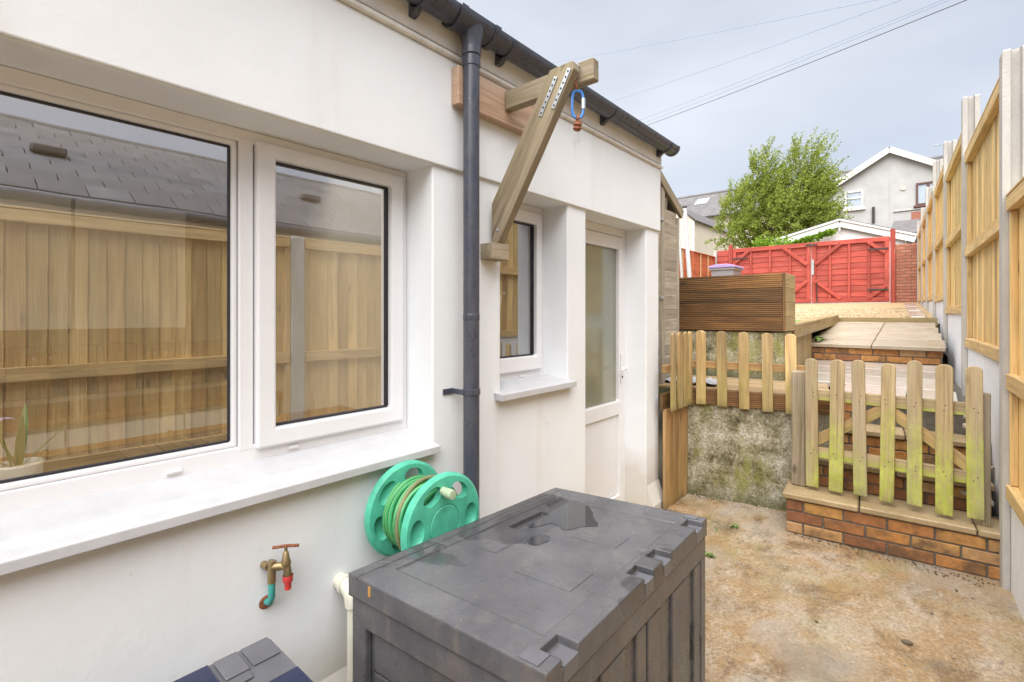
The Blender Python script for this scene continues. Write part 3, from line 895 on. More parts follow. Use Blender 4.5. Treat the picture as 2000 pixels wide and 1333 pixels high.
for k in range(7):
    box('drainer_rib', (-2.40, -2.0), (0.49 + 0.05 * k, 0.505 + 0.05 * k), (0.968, 0.974), M['steel'], sk, 0.002)
for y, lb in ((0.35, 'brass double socket on the kitchen wall, the left one of two'), (0.93, 'brass double socket on the kitchen wall, the right one of two')):
    s = tag(link('double_socket', box_mesh(0.012, 0.15, 0.088, 0.003, M['socket']), None, None, Matrix.Translation((-3.980, y, 1.215))), lb, 'socket', 'kitchen sockets')
    for q in (-0.035, 0.035):
        box('switch', (-3.974, -3.969), (y + q - 0.008, y + q + 0.008), (1.225, 1.245), M['unit'], s, 0.001)
        for r_ in (-0.011, 0.011):
            box('pin_hole', (-3.974, -3.9725), (y + q + r_ - 0.003, y + q + r_ + 0.003), (1.19, 1.198), M['gasket'], s, 0)
pp = thing('pot_plant', 'white pot with strappy green leaves and lilac flower on the worktop', 'pot plant', (-1.99, 0.125, 0.966))
link('pot', lathe_mesh([(0, 0), (0.045, 0), (0.055, 0.10), (0.052, 0.105), (0.048, 0.10), (0.044, 0.085), (0, 0.085)], 24), M['pot'], pp, Matrix.Translation((-1.99, 0.125, 0.967)))
link('soil', lathe_mesh([(0, 0.006), (0.043, 0)], 20), M['soil'], pp, Matrix.Translation((-1.99, 0.125, 1.054)))
def strap_leaf(base, d, L, w, droop, seg=9):
    bm = bmesh.new()
    base = Vector(base); d = Vector(d).normalized()
    side = d.cross(Vector((0, 0, 1)))
    if side.length < 1e-3: side = Vector((1, 0, 0))
    side.normalize()
    prev = None
    for i in range(seg + 1):
        t = i / seg
        p = base + d * (L * t) + Vector((0, 0, -droop * t * t))
        ww = w * math.sin(math.pi * min(1, 0.18 + 0.82 * t)) ** 0.7 * (1 if t < 0.999 else 0.05)
        nrm = Vector((0, 0, ww * 0.25))
        row = [bm.verts.new(p - side * ww + nrm), bm.verts.new(p), bm.verts.new(p + side * ww + nrm)]
        if prev:
            for k in range(2): bm.faces.new((prev[k], prev[k + 1], row[k + 1], row[k]))
        prev = row
    return mesh_of(bm, True)
for d, L, w_, dr in (((0.1, 0.62, 0.75), 0.26, 0.012, 0.03), ((0.1, -0.35, 0.9), 0.24, 0.013, 0.02), ((-0.4, 0.1, 0.9), 0.22, 0.012, 0.02), ((0.05, 0.05, 1), 0.16, 0.016, 0.0), ((0.2, -0.7, 0.6), 0.24, 0.012, 0.05)):
    link('leaf', strap_leaf((-1.99, 0.125, 1.05), d, L, w_, dr), M['plantleaf'], pp)
tube('flower_stem', [(-1.99, 0.115, 1.05), (-1.985, 0.095, 1.14), (-1.98, 0.085, 1.20)], 0.003, M['plantleaf'], pp, 6)
for k in range(6):
    a = k * 1.05
    link('petal', strap_leaf((-1.98, 0.085, 1.20), (math.cos(a), math.sin(a), 0.3), 0.04, 0.008, 0.01, 4), M['flower'], pp)

# ================================================================== NEIGHBOUR BUNGALOW (mirrored in the windows)
bung = thing('neighbour_bungalow', 'low bungalow with dark tiled roof, mirrored in the kitchen window', 'house', (3.5, 2, 0))
box('wall', (2.35, 6.8), (-6, 9.4), (-0.05, 2.36), M['creamwall'], bung, 0)
box('soffit', (2.02, 2.35), (-6, 9.4), (2.34, 2.358), M['whitepaint'], bung, 0)
box('fascia_board', (2.0, 2.02), (-6, 9.4), (2.33, 2.50), M['whitepaint'], bung, 0.002)
tube('gutter', [(1.945, -6, 2.47), (1.945, 9.4, 2.47)], 0.055, M['pipe'], bung, 12)
RS = math.atan2(1.25, 2.6)
rb = bar('roof', (1.98, 1.7, 2.50), (4.6, 1.7, 3.76), 15.4, 0.05, M['tile'], bung)
bar('roof', (7.2, 1.7, 2.50), (4.6, 1.7, 3.76), 15.4, 0.05, M['tile'], bung)
tube('ridge', [(4.6, -6, 3.77), (4.6, 9.4, 3.77)], 0.09, M['tile'], bung, 10)
tdir = Vector((2.62, 0, 1.26)).normalized()
tn = Vector((-tdir.z, 0, tdir.x))
for i in range(10):
    for j in range(30):
        p = Vector((1.98, 0, 2.50)) + tdir * (0.14 + 0.285 * i) + tn * 0.048
        y = -2.0 + 0.33 * j + (0.165 if i % 2 else 0)
        x = tdir; Mx = Matrix((x, Vector((0, 1, 0)), x.cross(Vector((0, 1, 0))))).transposed().to_4x4()
        Mx = Mx @ Matrix.Rotation(-0.06, 4, 'Y')
        Mx.translation = (p.x, y, p.z)
        link('roof_tile', box_mesh(0.33, 0.322, 0.026, 0.005, M['tile']), None, rb, Mx)
for y, lb in ((0.65, ''), (3.4, '')):
    p = Vector((1.98, 0, 2.50)) + tdir * 1.35 + tn * 0.10
    bar('roof_vent', (p.x, y - 0.14, p.z), (p.x, y + 0.14, p.z), 0.16, 0.09, M['tile'], rb, 0.02)

# ================================================================== RIGHT-HAND BOUNDARY FENCE
FA = math.atan(0.0518)
FM = Matrix.Translation((0.28, 3.76, 0)) @ Matrix.Rotation(FA, 4, 'Z')     # local y runs along the fence, local x away from the yard
PITCH = 1.9
# post: index -> base z, top z
POSTS = {-3: (-0.05, 2.15), -2: (-0.05, 2.15), -1: (-0.05, 2.15), 0: (-0.05, 2.94), 1: (0.80, 3.35), 2: (1.10, 3.50), 3: (1.30, 3.75), 4: (1.40, 3.75), 5: (1.5, 3.71), 6: (1.6, 3.71)}
plab = {-3: 'concrete fence post farthest left in the large window reflection', -2: 'concrete fence post mirrored in the left pane of the large window',
        -1: 'concrete fence post mirrored in the casement window', 0: 'nearest tall grey concrete fence post at the right edge, beside the brick step',
        1: 'second tall concrete fence post, rising above the white wall', 2: 'third concrete fence post, beside the paved ramp', 3: 'fourth concrete fence post, where the gravel begins',
        4: 'fifth concrete fence post along the gravel', 5: 'sixth concrete fence post, last but one before the brick pier', 6: 'last concrete fence post, next to the brick pier'}
def post_mesh(h):
    pts = [(0, 0), (0.11, 0), (0.11, 0.1), (0.078, 0.1), (0.073, 0.068), (0.037, 0.068), (0.032, 0.1), (0, 0.1)]
    pts = [(0.0, 0.0), (0.032, 0.0), (0.037, 0.03), (0.073, 0.03), (0.078, 0.0), (0.11, 0.0), (0.11, 0.1), (0.078, 0.1), (0.073, 0.07), (0.037, 0.07), (0.032, 0.1), (0.0, 0.1)]
    bm = bmesh.new()
    lo = [bm.verts.new((x, y, 0)) for x, y in pts]
    hi = [bm.verts.new((x, y, h - 0.012)) for x, y in pts]
    cx, cy = 0.055, 0.05
    tp = [bm.verts.new((cx + (x - cx) * 0.9, cy + (y - cy) * 0.9, h)) for x, y in pts]
    n = len(pts)
    for A, B in ((lo, hi), (hi, tp)):
        for k in range(n): bm.faces.new((A[k], A[(k + 1) % n], B[(k + 1) % n], B[k]))
    bm.faces.new(tp)
    bm.faces.new(lo[::-1])
    bmesh.ops.recalc_face_normals(bm, faces=bm.faces)
    return mesh_of(bm)
for i, (z0, z1) in POSTS.items():
    tag(link('concrete_post', post_mesh(z1 - z0), M['post'], None, FM @ Matrix.Translation((0, i * PITCH, z0))), plab[i], 'fence post', 'concrete fence posts')
PANELS = {-4: (0.50, 2.13), -3: (0.50, 2.13), -2: (0.50, 2.13), -1: (0.50, 2.13), 0: (1.22, 2.85), 1: (1.50, 3.10), 2: (1.67, 3.28), 3: (1.72, 3.36), 4: (1.75, 3.38), 5: (1.78, 3.40)}
flab = {-4: 'closeboard fence panel at the far left of the window reflection', -3: 'closeboard fence panel filling the left of the mirrored kitchen window',
        -2: 'closeboard fence panel in the middle of the window reflection', -1: 'lower closeboard fence panel just before the nearest tall post',
        0: 'nearest raised closeboard fence panel, above the white wall and garden steps', 1: 'second raised closeboard fence panel, beside the paved ramp', 2: 'third raised closeboard fence panel, over the short white wall',
        3: 'fourth raised closeboard fence panel along the gravel', 4: 'fifth raised closeboard fence panel from the camera', 5: 'last closeboard fence panel before the brick pier'}
for i, (z0, z1) in PANELS.items():
    y0 = i * PITCH + 0.10; y1 = (i + 1) * PITCH
    o = FM @ Vector((0.055, y0, z0))
    f = thing('fence_panel', flab[i], 'fence panel', o, 'boundary fence panels')
    near = i < 1
    xb = 0.060                                       # face of the boards towards the yard
    n = 18
    wv = (y1 - y0 - 0.06) / n
    for k in range(n):
        yb = y0 + 0.03 + wv * (k + 0.5)
        Mx = FM @ Matrix.Translation((xb + 0.006, yb, (z0 + z1) / 2 + 0.0)) @ Matrix.Rotation(R(5.5), 4, 'Z')
        link('board', box_mesh(0.012, wv + 0.016, z1 - z0 - 0.05, 0.002, wood('newdark' if (k * 7 + i) % 5 == 0 else 'new', 'Z')), None, f, Mx)
    for z, h in ((z1 - 0.075, 0.075), ((z0 + z1) / 2 - 0.13 if i < 0 else z0 + 0.76, 0.085), (z0, 0.075)):
        if i < 0 and h == 0.085: z = 1.09
        box('rail', (xb - 0.048, xb - 0.003), (y0 + 0.012, y1 - 0.012), (z, z + h), wood('rail', 'Y'), f, 0.003, FM)
    for y in (y0 + 0.004, y1 - 0.044):
        box('batten', (xb - 0.035, xb - 0.004), (y, y + 0.04), (z0 + 0.078, z1 - 0.078), wood('rail', 'Z'), f, 0.003, FM)
    box('cap', (xb - 0.05, xb + 0.03), (y0 + 0.012, y1 - 0.012), (z1 + 0.002, z1 + 0.014), wood('rail', 'Y'), f, 0.002, FM)
glab = {-4: 'white painted base board under the far left mirrored fence panel', -3: 'white painted base board under the left mirrored fence panel', -2: 'white painted base board under the middle mirrored fence panel',
        -1: 'white painted base board low beside the nearest tall post', 0: 'tall rough white base wall behind the picket gate under the fence', 1: 'rough white base wall beside the paved ramp', 2: 'short white base wall under the third fence panel',
        3: 'white base board along the start of the gravel', 4: 'white base board along the middle of the gravel', 5: 'white base board beside the brick pier'}
for i, (z0, z1) in PANELS.items():
    y0 = i * PITCH + 0.10; y1 = (i + 1) * PITCH
    zb = -0.05 if i < 1 else max(garden_z(3.76 + y0) - 0.25, 0.5)
    me = box_mesh(0.05, y1 - y0 - 0.004, z0 - 0.004 - zb, 0.006, M['whitewall'])
    tag(link('base_wall', me, None, None, FM @ Matrix.Translation((0.058, (y0 + y1) / 2, (zb + z0 - 0.004) / 2))), glab[i], 'base wall', 'white fence bases')

# ================================================================== STEPS
SA = R(4.6)
SM = Matrix.Translation((-0.77, 3.765, 0)) @ Matrix.Rotation(SA, 4, 'Z')       # local x along the step, local y into it
steps = thing('garden_steps', 'three brick garden steps with stone treads behind the picket gate', 'steps', (-0.25, 4.1, 0))
BL, BH, MJ = 0.215, 0.065, 0.010
def brick_course(parent, x0, x1, y, z, depth, off, Mx, m=None):
    m = m or M['brick']
    x = x0 - off
    while x < x1 - 0.02:
        a, b = max(x, x0), min(x + BL, x1)
        if b - a > 0.03:
            jz = random.uniform(-0.0015, 0.0015); jy = random.uniform(-0.003, 0.003)
            box('brick', (a, b), (y + jy, y + depth), (z + jz, z + BH), m, parent, 0.004, Mx)
        x += BL + MJ
def riser(parent, x0, x1, y, z, n, depth, Mx, m=None, first=0.0):
    box('mortar', (x0 + 0.004, x1 - 0.004), (y + 0.007, y + depth - 0.01), (z - 0.02, z + n * (BH + MJ) - 0.002), M['mortar'], parent, 0, Mx)
    for k in range(n):
        brick_course(parent, x0, x1, y, z + k * (BH + MJ), depth * 0.9, (0.11 if k % 2 else 0.0) + first, Mx, m)
# step 1
riser(steps, 0, 1.068, 0, 0.008, 3, 0.20, SM, first=0.12)
cz = 0.236
for a, b, dy in ((-0.022, 0.405, 0.0), (0.412, 0.955, 0.004), (0.961, 1.085, 0.0)):
    box('tread_slab', (a, b), (-0.024 + dy, 0.285), (cz, cz + 0.038), M['coping'], steps, 0.007, SM)
# step 2 and 3, landing riser
riser(steps, 0.155, 1.06, 0.285, 0.275, 2, 0.16, SM, first=0.07)
for a, b in ((0.15, 0.60), (0.606, 1.07)):
    box('tread_slab', (a, b), (0.262, 0.56), (0.427, 0.465), M['coping'], steps, 0.006, SM)
riser(steps, 0.155, 1.05, 0.555, 0.466, 2, 0.16, SM, first=0.15)
for a, b in ((0.15, 0.66), (0.666, 1.06)):
    box('tread_slab', (a, b), (0.532, 0.83), (0.618, 0.656), M['coping'], steps, 0.006, SM)
riser(steps, 0.155, 1.04, 0.825, 0.657, 2, 0.16, SM, first=0.03)
box('core', (0.16, 1.04), (0.10, 1.2), (-0.02, 0.225), M['mortar'], steps, 0, SM)
box('core', (0.16, 1.04), (0.50, 1.2), (0.24, 0.42), M['mortar'], steps, 0, SM)
box('core', (0.16, 1.03), (0.78, 1.2), (0.42, 0.61), M['mortar'], steps, 0, SM)
# rubble strip between steps and fence
tag(stones('rubble', ((0.16, 0.26), (4.1, 4.6)), 60, 0.02, 0.045, lambda x, y: 0.35 + (y - 4.1) * 0.9, M['pebble'], 5), 'loose rubble beside the steps under the fence', 'rubble', kind='stuff')

# lower landing
land = tag(link('landing', boxes_mesh([((-1.04, 0.20), (4.62, 6.62), (0.2, 0.80))]), M['mortar']), kind='structure')
def slab_row(parent, xs, y0, y1, zf, th, m, gap=0.006):
    for a, b in zip(xs, xs[1:]):
        za, zb = zf(y0 + gap), zf(y1 - gap)
        yc, zc = (y0 + y1) / 2, (za + zb) / 2
        Mx = Matrix.Translation(((a + b) / 2, yc, zc - th / 2)) @ Matrix.Rotation(math.atan2(zb - za, y1 - y0), 4, 'X')
        link('paving_slab', box_mesh(b - a - gap, y1 - y0 - gap, th, 0.005, m), None, parent, Mx)
lz = lambda y: 0.872 + 0.045 * (y - 4.55)
for k in range(4):
    y0 = 4.575 + 0.515 * k
    slab_row(land, [-0.58 if k < 1 else -1.05, -0.16, 0.13 - 0.02 * k], y0, y0 + 0.513, lz, 0.045, M['slabwet'])
# upper brick step
ustep = thing('upper_brick_step', 'upper brick step with pale paving slabs leading to the gravel', 'step', (-0.5, 6.6, 0.9))
UM = Matrix.Translation((-1.13, 6.60, 0)) @ Matrix.Rotation(R(4), 4, 'Z')
riser(ustep, 0, 1.20, 0, 0.895, 3, 0.2, UM, first=0.05)
uz = lambda y: 1.158 + 0.112 * (y - 6.6)
for k in range(4):
    y0 = 6.575 + 0.51 * k
    slab_row(ustep, [-1.14 + 0.02 * k, -0.52, 0.09 - 0.025 * k], y0, y0 + 0.508, uz, 0.042, M['slab'])
link('core', boxes_mesh([((-1.05, 0.02), (6.85, 8.6), (0.8, 1.09))]), M['mortar'], ustep)
tag(bar('edging_board', (-1.10, 8.66, 1.385), (0.03, 8.68, 1.385), 0.035, 0.12, wood('sleeper', 'X')), 'timber edging board between paving slabs and gravel', 'edging board')
for k, lb in enumerate(('first pale kerb stone by the fence where gravel begins', 'second pale kerb stone by the fence along the gravel', 'third pale kerb stone by the fence, farthest up the gravel')):
    y = 9.3 + 1.5 * k
    xx = 0.28 - 0.0518 * (y - 3.76) - 0.16
    tag(bar('kerb_stone', (xx, y - 0.6, garden_z(y - 0.6) + 0.03), (xx - 0.07, y + 0.75, garden_z(y + 0.75) + 0.03), 0.16, 0.08, M['slabwet'], None, 0.008), lb, 'kerb stone', 'kerb stones along the fence')

# ================================================================== RETAINING WALLS, DECK, PICKETS
RA = math.atan2(0.117, 0.697)
RM = Matrix.Translation((-1.552, 4.02, 0)) @ Matrix.Rotation(RA, 4, 'Z')
rw = bmesh.new()
nx, nz = 40, 30
V = [[rw.verts.new((i / nx * 1.0, -0.0 + 0.012 * mnoise.noise(Vector((i * .11, k * .13, 2))) + 0.006 * mnoise.noise(Vector((i * .5, k * .5, 7))), k / nz * 0.80 - 0.02)) for k in range(nz + 1)] for i in range(nx + 1)]
for i in range(nx):
    for k in range(nz): rw.faces.new((V[i][k], V[i + 1][k], V[i + 1][k + 1], V[i][k + 1]))
bk = [[rw.verts.new((i * 1.0, 0.45, k * 0.80 - 0.02)) for k in (0, 1)] for i in (0, 1)]
rw.faces.new((V[0][0], V[0][nz], bk[0][1], bk[0][0])) if False else None
bmesh.ops.recalc_face_normals(rw, faces=rw.faces)
for v in [q for row in bk for q in row]: rw.verts.remove(v)
rwo = thing('retaining_wall', 'mossy stained concrete retaining wall below the deck and pickets', 'retaining wall', (-1.1, 4.1, 0))
link('face', mesh_of(rw, True), M['moss'], rwo, RM)
box('core', (0.0, 1.0), (0.02, 0.42), (-0.02, 0.775), M['moss'], rwo, 0.006, RM)
bw = tag(box('block_wall', (-2.3, -1.03), (4.92, 5.28), (0.5, 1.335), M['moss'], None, 0.01), 'mossy concrete block wall below the brown planter', 'wall')

deck = thing('timber_deck', 'small wet timber deck above the mossy retaining wall', 'deck', (-1.1, 4.5, 0.77))
for k in range(6):
    y = 4.085 + 0.14 * k
    a = -1.74
    box('deck_board', (0.0 if k > 2 else 0.0, 1.0), (0.02 + 0.135 * k, 0.15 + 0.135 * k), (0.868, 0.893), wood('decktop', 'X'), deck, 0.004, RM)
box('deck_board', (-0.42, -0.006), (-0.02, 0.80), (0.868, 0.893), wood('decktop', 'Y'), deck, 0.004, RM)
def grooved_board(L, h, th, n):
    """front face (-y) ribbed along x"""
    bm = bmesh.new()
    prof = [(th / 2, h / 2), (th / 2, -h / 2), (-th / 2 + 0.004, -h / 2)]
    p = h / n
    for k in range(n):
        z = -h / 2 + k * p
        prof += [(-th / 2, z + p * 0.18), (-th / 2, z + p * 0.62), (-th / 2 + 0.005, z + p * 0.72), (-th / 2 + 0.005, z + p * 0.98)]
    prof.append((-th / 2 + 0.004, h / 2))
    a = [bm.verts.new((-L / 2, y, z)) for y, z in prof]
    b = [bm.verts.new((L / 2, y, z)) for y, z in prof]
    n_ = len(prof)
    for k in range(n_): bm.faces.new((a[k], a[(k + 1) % n_], b[(k + 1) % n_], b[k]))
    bm.faces.new(a); bm.faces.new(b[::-1])
    bmesh.ops.recalc_face_normals(bm, faces=bm.faces)
    return mesh_of(bm)
link('fascia_board', grooved_board(1.0, 0.118, 0.028, 8), wood('deck', 'X'), deck, RM @ Matrix.Translation((0.5, -0.018, 0.827)))
link('fascia_board', grooved_board(0.5, 0.118, 0.028, 8), wood('deck', 'X'), deck, Matrix.Translation((-1.572, 3.80, 0.827)) @ Matrix.Rotation(R(90), 4, 'Z'))
# side boards from house corner to the concrete wall
sb = thing('side_boarding', 'upright orange brown boards closing the deck between house corner and retaining wall', 'boarding', (-1.57, 3.8, 0))
for k in range(5):
    y = 3.575 + 0.09 * k
    box('board', (-1.575 + 0.004 * (k % 2), -1.553), (y + 0.002, y + 0.088), (0.0, 0.765), wood('side', 'Z'), sb, 0.003)

def picket_mesh(w, h, th, m):
    key = ('picket', w, h, th, m.name)
    if key in _cache: return _cache[key]
    pts = [(-w / 2, 0), (w / 2, 0)]
    for k in range(9):
        a = math.pi * k / 8
        pts.append((w / 2 * math.cos(a), h - w * 0.36 + w * 0.36 * math.sin(a)))
    me = prism_mesh(pts, th, 0.003)
    me.materials.append(m)
    _cache[key] = me
    return me
pf = thing('picket_fence', 'picket fence of five weathered rounded pickets along the deck edge', 'picket fence', tuple(RM @ Vector((0.4, -0.05, 0.75))), 'picket fences')
for k, (px, kind) in enumerate(((1370, 'picket'), (1409, 'picket'), (1450, 'picket'), (1494, 'picket'), (1539, 'picket'))):
    x, _ = pix(px, 700, 4.02 + 0.0)
    lx = (x + 1.552) / math.cos(RA)
    x2 = lx
    Mx = RM @ Matrix.Translation((x2, -0.052, 0.765 - 0.004 * k)) @ Matrix.Rotation(random.uniform(-0.015, 0.015), 4, 'Y')
    link('picket', picket_mesh(0.074, 0.60, 0.020, wood('picket', 'Z')), None, pf, Mx)
box('rail', (-0.02, 0.86), (-0.041, -0.003), (1.055, 1.115), wood('side', 'X'), pf, 0.003, RM)
pr = thing('picket_fence', 'short return of four pickets seen edge on beside the house corner', 'picket fence', (-1.50, 3.8, 0.75), 'picket fences')
for k, y in enumerate((3.63, 3.76, 3.86, 3.96)):
    Mx = Matrix.Translation((-1.512, y, 0.755)) @ Matrix.Rotation(R(90), 4, 'Z') @ Matrix.Rotation(random.uniform(-0.02, 0.02), 4, 'Y')
    link('picket', picket_mesh(0.074, 0.60, 0.020, wood('picket', 'Z')), None, pr, Mx)
box('rail', (-1.56, -1.523), (3.52, 4.0), (1.05, 1.11), wood('side', 'Y'), pr, 0.003)

# gate post and gate on the first step
gp = tag(box('gate_post', (-0.775, -0.685), (3.945, 4.035), (0.275, 1.09), wood('grey', 'Z'), None, 0.008), 'grey brown timber gate post left of the picket gate', 'gate post')
gate = thing('picket_gate', 'green tinged wooden picket gate with seven rounded pickets on the brick step', 'gate', (-0.2, 3.9, 0.30))
GMt = Matrix.Translation((-0.645, 3.935, 0)) @ Matrix.Rotation(R(-2.2), 4, 'Z')
for k in range(7):
    lx = 0.005 + 0.137 * k
    Mx = GMt @ Matrix.Translation((lx, -0.012, 0.305 + random.uniform(-0.010, 0.012))) @ Matrix.Rotation(random.uniform(-0.018, 0.018), 4, 'Y') @ Matrix.Diagonal((random.uniform(0.95, 1.06), 1, random.uniform(0.985, 1.01), 1))
    link('picket', picket_mesh(0.076, 0.895, 0.021, wood('mossy', 'Z')), None, gate, Mx)
for z in (0.90, 0.50):
    box('rail', (-0.04, 0.86), (0.003, 0.040), (z, z + 0.075), wood('mossy', 'X'), gate, 0.003, GMt)
bar('brace', GMt @ Vector((0.0, 0.022, 0.60)), GMt @ Vector((0.40, 0.022, 0.885)), 0.03, 0.07, wood('picket', 'X'), gate)
bar('brace', GMt @ Vector((0.82, 0.022, 0.585)), GMt @ Vector((0.42, 0.022, 0.885)), 0.03, 0.07, wood('picket', 'X'), gate)
nail_me = lathe_mesh([(0, 0.0015), (0.0032, 0.001), (0.0036, 0)], 8)
for k in range(7):
    for z in (0.925, 0.955, 0.525, 0.555):
        link('nail', nail_me, M['iron'], gate, GMt @ axis_matrix((0.005 + 0.137 * k + random.uniform(-0.012, 0.012), -0.0226, z + random.uniform(-0.006, 0.006)), (0, -1, 0)))
for z in (0.93, 0.53):
    box('hinge', (-0.075, 0.03), (0.041, 0.046), (z, z + 0.03), M['iron'], gate, 0.001, GMt)
tag(box('latch_post', (0.205, 0.245), (3.90, 3.95), (0.275, 1.04), wood('grey', 'Z'), None, 0.004), 'thin timber latch post beside the nearest concrete post', 'post')

# planter, sleepers
pl = thing('raised_planter', 'dark wet brown raised planter clad in grooved boards above the block wall', 'planter', (-1.5, 5.1, 1.34))
for k in range(4):
    link('board', grooved_board(1.36, 0.130, 0.030, 7), wood('deck', 'X'), pl, Matrix.Translation((-1.71, 4.905, 1.338 + 0.0665 + 0.1325 * k)))
box('corner_board', (-1.028, -1.012), (4.885, 4.93), (1.338, 1.868), wood('deck', 'Z'), pl, 0.003)
for k in range(4):
    box('end_board', (-1.045, -1.012), (4.935, 5.33), (1.338 + 0.1325 * k, 1.338 + 0.1325 * k + 0.131), wood('sleeper', 'Y'), pl, 0.003)
for k in range(4):
    box('back_board', (-2.38, -1.05), (5.30, 5.33), (1.338 + 0.1325 * k, 1.338 + 0.1325 * k + 0.131), wood('sleeper', 'X'), pl, 0.003)
box('soil', (-2.36, -1.05), (4.925, 5.295), (1.345, 1.80), M['soil'], pl, 0.01)
sl_ = bar('timber_sleeper', (-1.075, 5.34, 1.325), (-1.13, 8.62, 1.415), 0.12, 0.14, wood('sleeper', 'X'), None, 0.008)
tag(sl_, 'long pale timber sleeper edging the lawn beside the paving', 'sleeper')
sr = thing('sleeper_retaining_boards', 'upright retaining boards under the sleeper at the lower landing', 'retaining boards', (-1.05, 5.8, 0.9))
for k in range(12):
    y = 5.32 + 0.106 * k
    box('board', (-1.085 - 0.002 * k, -1.062 - 0.002 * k), (y, y + 0.10), (0.87, 1.25 + 0.003 * k), wood('sleeper', 'Z'), sr, 0.003)
tp_ = thing('grey_sheet', 'crumpled grey plastic sheet lying on the deck behind the return pickets', 'plastic sheet', (-1.6, 4.1, 0.9))
bm = bmesh.new()
nn = 22
V = [[bm.verts.new((-1.88 + 0.52 * i / nn, 4.10 + 0.32 * j / nn, 0.90 + 0.035 * abs(mnoise.noise(Vector((i * .34, j * .34, 1)))) + 0.012 * mnoise.noise(Vector((i * .9, j * .9, 4))) + 0.012)) for j in range(nn + 1)] for i in range(nn + 1)]
for i in range(nn):
    for j in range(nn): bm.faces.new((V[i][j], V[i + 1][j], V[i + 1][j + 1], V[i][j + 1]))
link('sheet', mesh_of(bm, True), M['tarp'], tp_)

# ================================================================== SHED
shed = thing('timber_shed', 'weathered grey lapboard shed beside the house corner', 'shed', (-2.3, 4.3, 0.85))
SX = -1.80
for k in range(17):
    z = 0.90 + 0.108 * k
    ya, yb = 3.80, 4.38
    top = 2.735 - (4.05 - 4.05)
    # the eave falls away from the house: shorten boards near the top
    yend = yb
    if z + 0.11 > 2.40: yend = min(yb, 4.38 - (z + 0.11 - 2.40) * 1.75)
    if yend - ya < 0.08: break
    Mx = Matrix.Translation((SX, (ya + yend) / 2, z + 0.056)) @ Matrix.Rotation(R(6), 4, 'Y')
    link('lap_board', box_mesh(0.018, yend - ya, 0.118, 0.003, wood('shed', 'Y')), None, shed, Mx)
box('corner_trim', (SX - 0.01, SX + 0.032), (4.005, 4.065), (0.88, 2.60), wood('shed', 'Z'), shed, 0.004)
box('corner_trim', (SX - 0.03, SX + 0.022), (4.372, 4.405), (0.88, 2.38), wood('shed', 'Z'), shed, 0.004)
box('back_wall', (-3.4, SX - 0.03), (4.375, 4.40), (0.88, 2.30), wood('shed', 'X'), shed, 0.003)
bar('bargeboard', (SX + 0.03, 3.72, 2.80), (SX + 0.03, 4.44, 2.415), 0.03, 0.085, wood('grey', 'X'), shed)
bar('roof', (-2.65, 3.70, 2.865), (-2.65, 4.48, 2.45), 1.72, 0.03, M['slate'], shed)
link('core', prism_mesh([(3.78, 0.88), (4.36, 0.88), (4.36, 2.36), (3.78, 2.66)], 1.5), M['mortar'], shed, Matrix.Translation((-2.60, 0, 0)) @ Matrix.Rotation(R(90), 4, 'Z'))
for z in (1.62, 2.30):
    box('bracket', (SX + 0.02, SX + 0.04), (3.99, 4.03), (z, z + 0.03), M['metal'], shed, 0.003)

# ================================================================== TIMBER BRACKET ON THE HOUSE WALL
br = thing('hoist_bracket', 'weathered timber wall bracket with diagonal strut under the gutter', 'wall bracket', (-1.62, 1.75, 1.76))
FX = WX + 0.018
box('wall_board', (FX, FX + 0.044), (1.457, 2.10), (2.425, 2.595), wood('pine', 'Y'), br, 0.003)
bar('arm', (FX + 0.046, 1.785, 2.535), (-1.088, 1.80, 2.54), 0.048, 0.092, wood('grey', 'X'), br, 0.004)
pts = [(-1.617, 1.838), (-1.617, 2.03), (-1.268, 2.562), (-1.150, 2.566), (-1.143, 2.53), (-1.573, 1.838)]
cx_ = sum(p[0] for p in pts) / len(pts); cz_ = sum(p[1] for p in pts) / len(pts)
# the strut, built lying along its own grain
ang = math.atan2(2.58 - 1.9, -1.2 + 1.6)
ca, sa = math.cos(-ang), math.sin(-ang)
loc = [((x - cx_) * ca - (z - cz_) * sa, (x - cx_) * sa + (z - cz_) * ca) for x, z in pts]
link('strut', prism_mesh(loc, 0.046, 0.003), wood('grey', 'X'), br, Matrix.Translation((cx_, 1.733, cz_)) @ Matrix.Rotation(-ang, 4, 'Y'))
box('cleat', (FX - 0.016, FX + 0.066), (1.655, 1.772), (1.757, 1.834), wood('grey', 'Y'), br, 0.003)
for (x0, z0) in ((-1.275, 2.448), (-1.205, 2.462)):
    d = Vector((math.cos(ang), 0, math.sin(ang)))
    c = Vector((x0, 1.707, z0))
    s_ = bar('steel_strip', c - d * 0.085, c + d * 0.085, 0.003, 0.02, M['metal'], br, 0.0008, up=(-math.sin(ang), 0, math.cos(ang)))
    for k in range(7):
        link('screw', lathe_mesh([(0, 0.003), (0.004, 0.002), (0.005, 0)], 8), M['iron'], s_, axis_matrix(c + d * (-0.072 + 0.024 * k) + Vector((0, -0.0016, 0)), (0, -1, 0)))
link('screw', lathe_mesh([(0, 0.004), (0.007, 0.003), (0.008, 0)], 10), M['metal'], br, axis_matrix((-1.575, 1.709, 1.90), (0, -1, 0)))
eye = tube('eye_bolt', [(-1.165, 1.772, 2.565), (-1.165, 1.755, 2.56), (-1.165, 1.752, 2.545), (-1.165, 1.755, 2.50), (-1.165, 1.77, 2.47)], 0.006, M['rust'], br, 8)
link('bolt_head', lathe_mesh([(0, 0.008), (0.010, 0.007), (0.012, 0)], 12), M['metal'], br, axis_matrix((-1.165, 1.768, 2.565), (0, -1, 0)))
cbn = thing('carabiner', 'blue carabiner hanging from the end of the timber bracket', 'carabiner', (-1.165, 1.77, 2.35))
cp = []
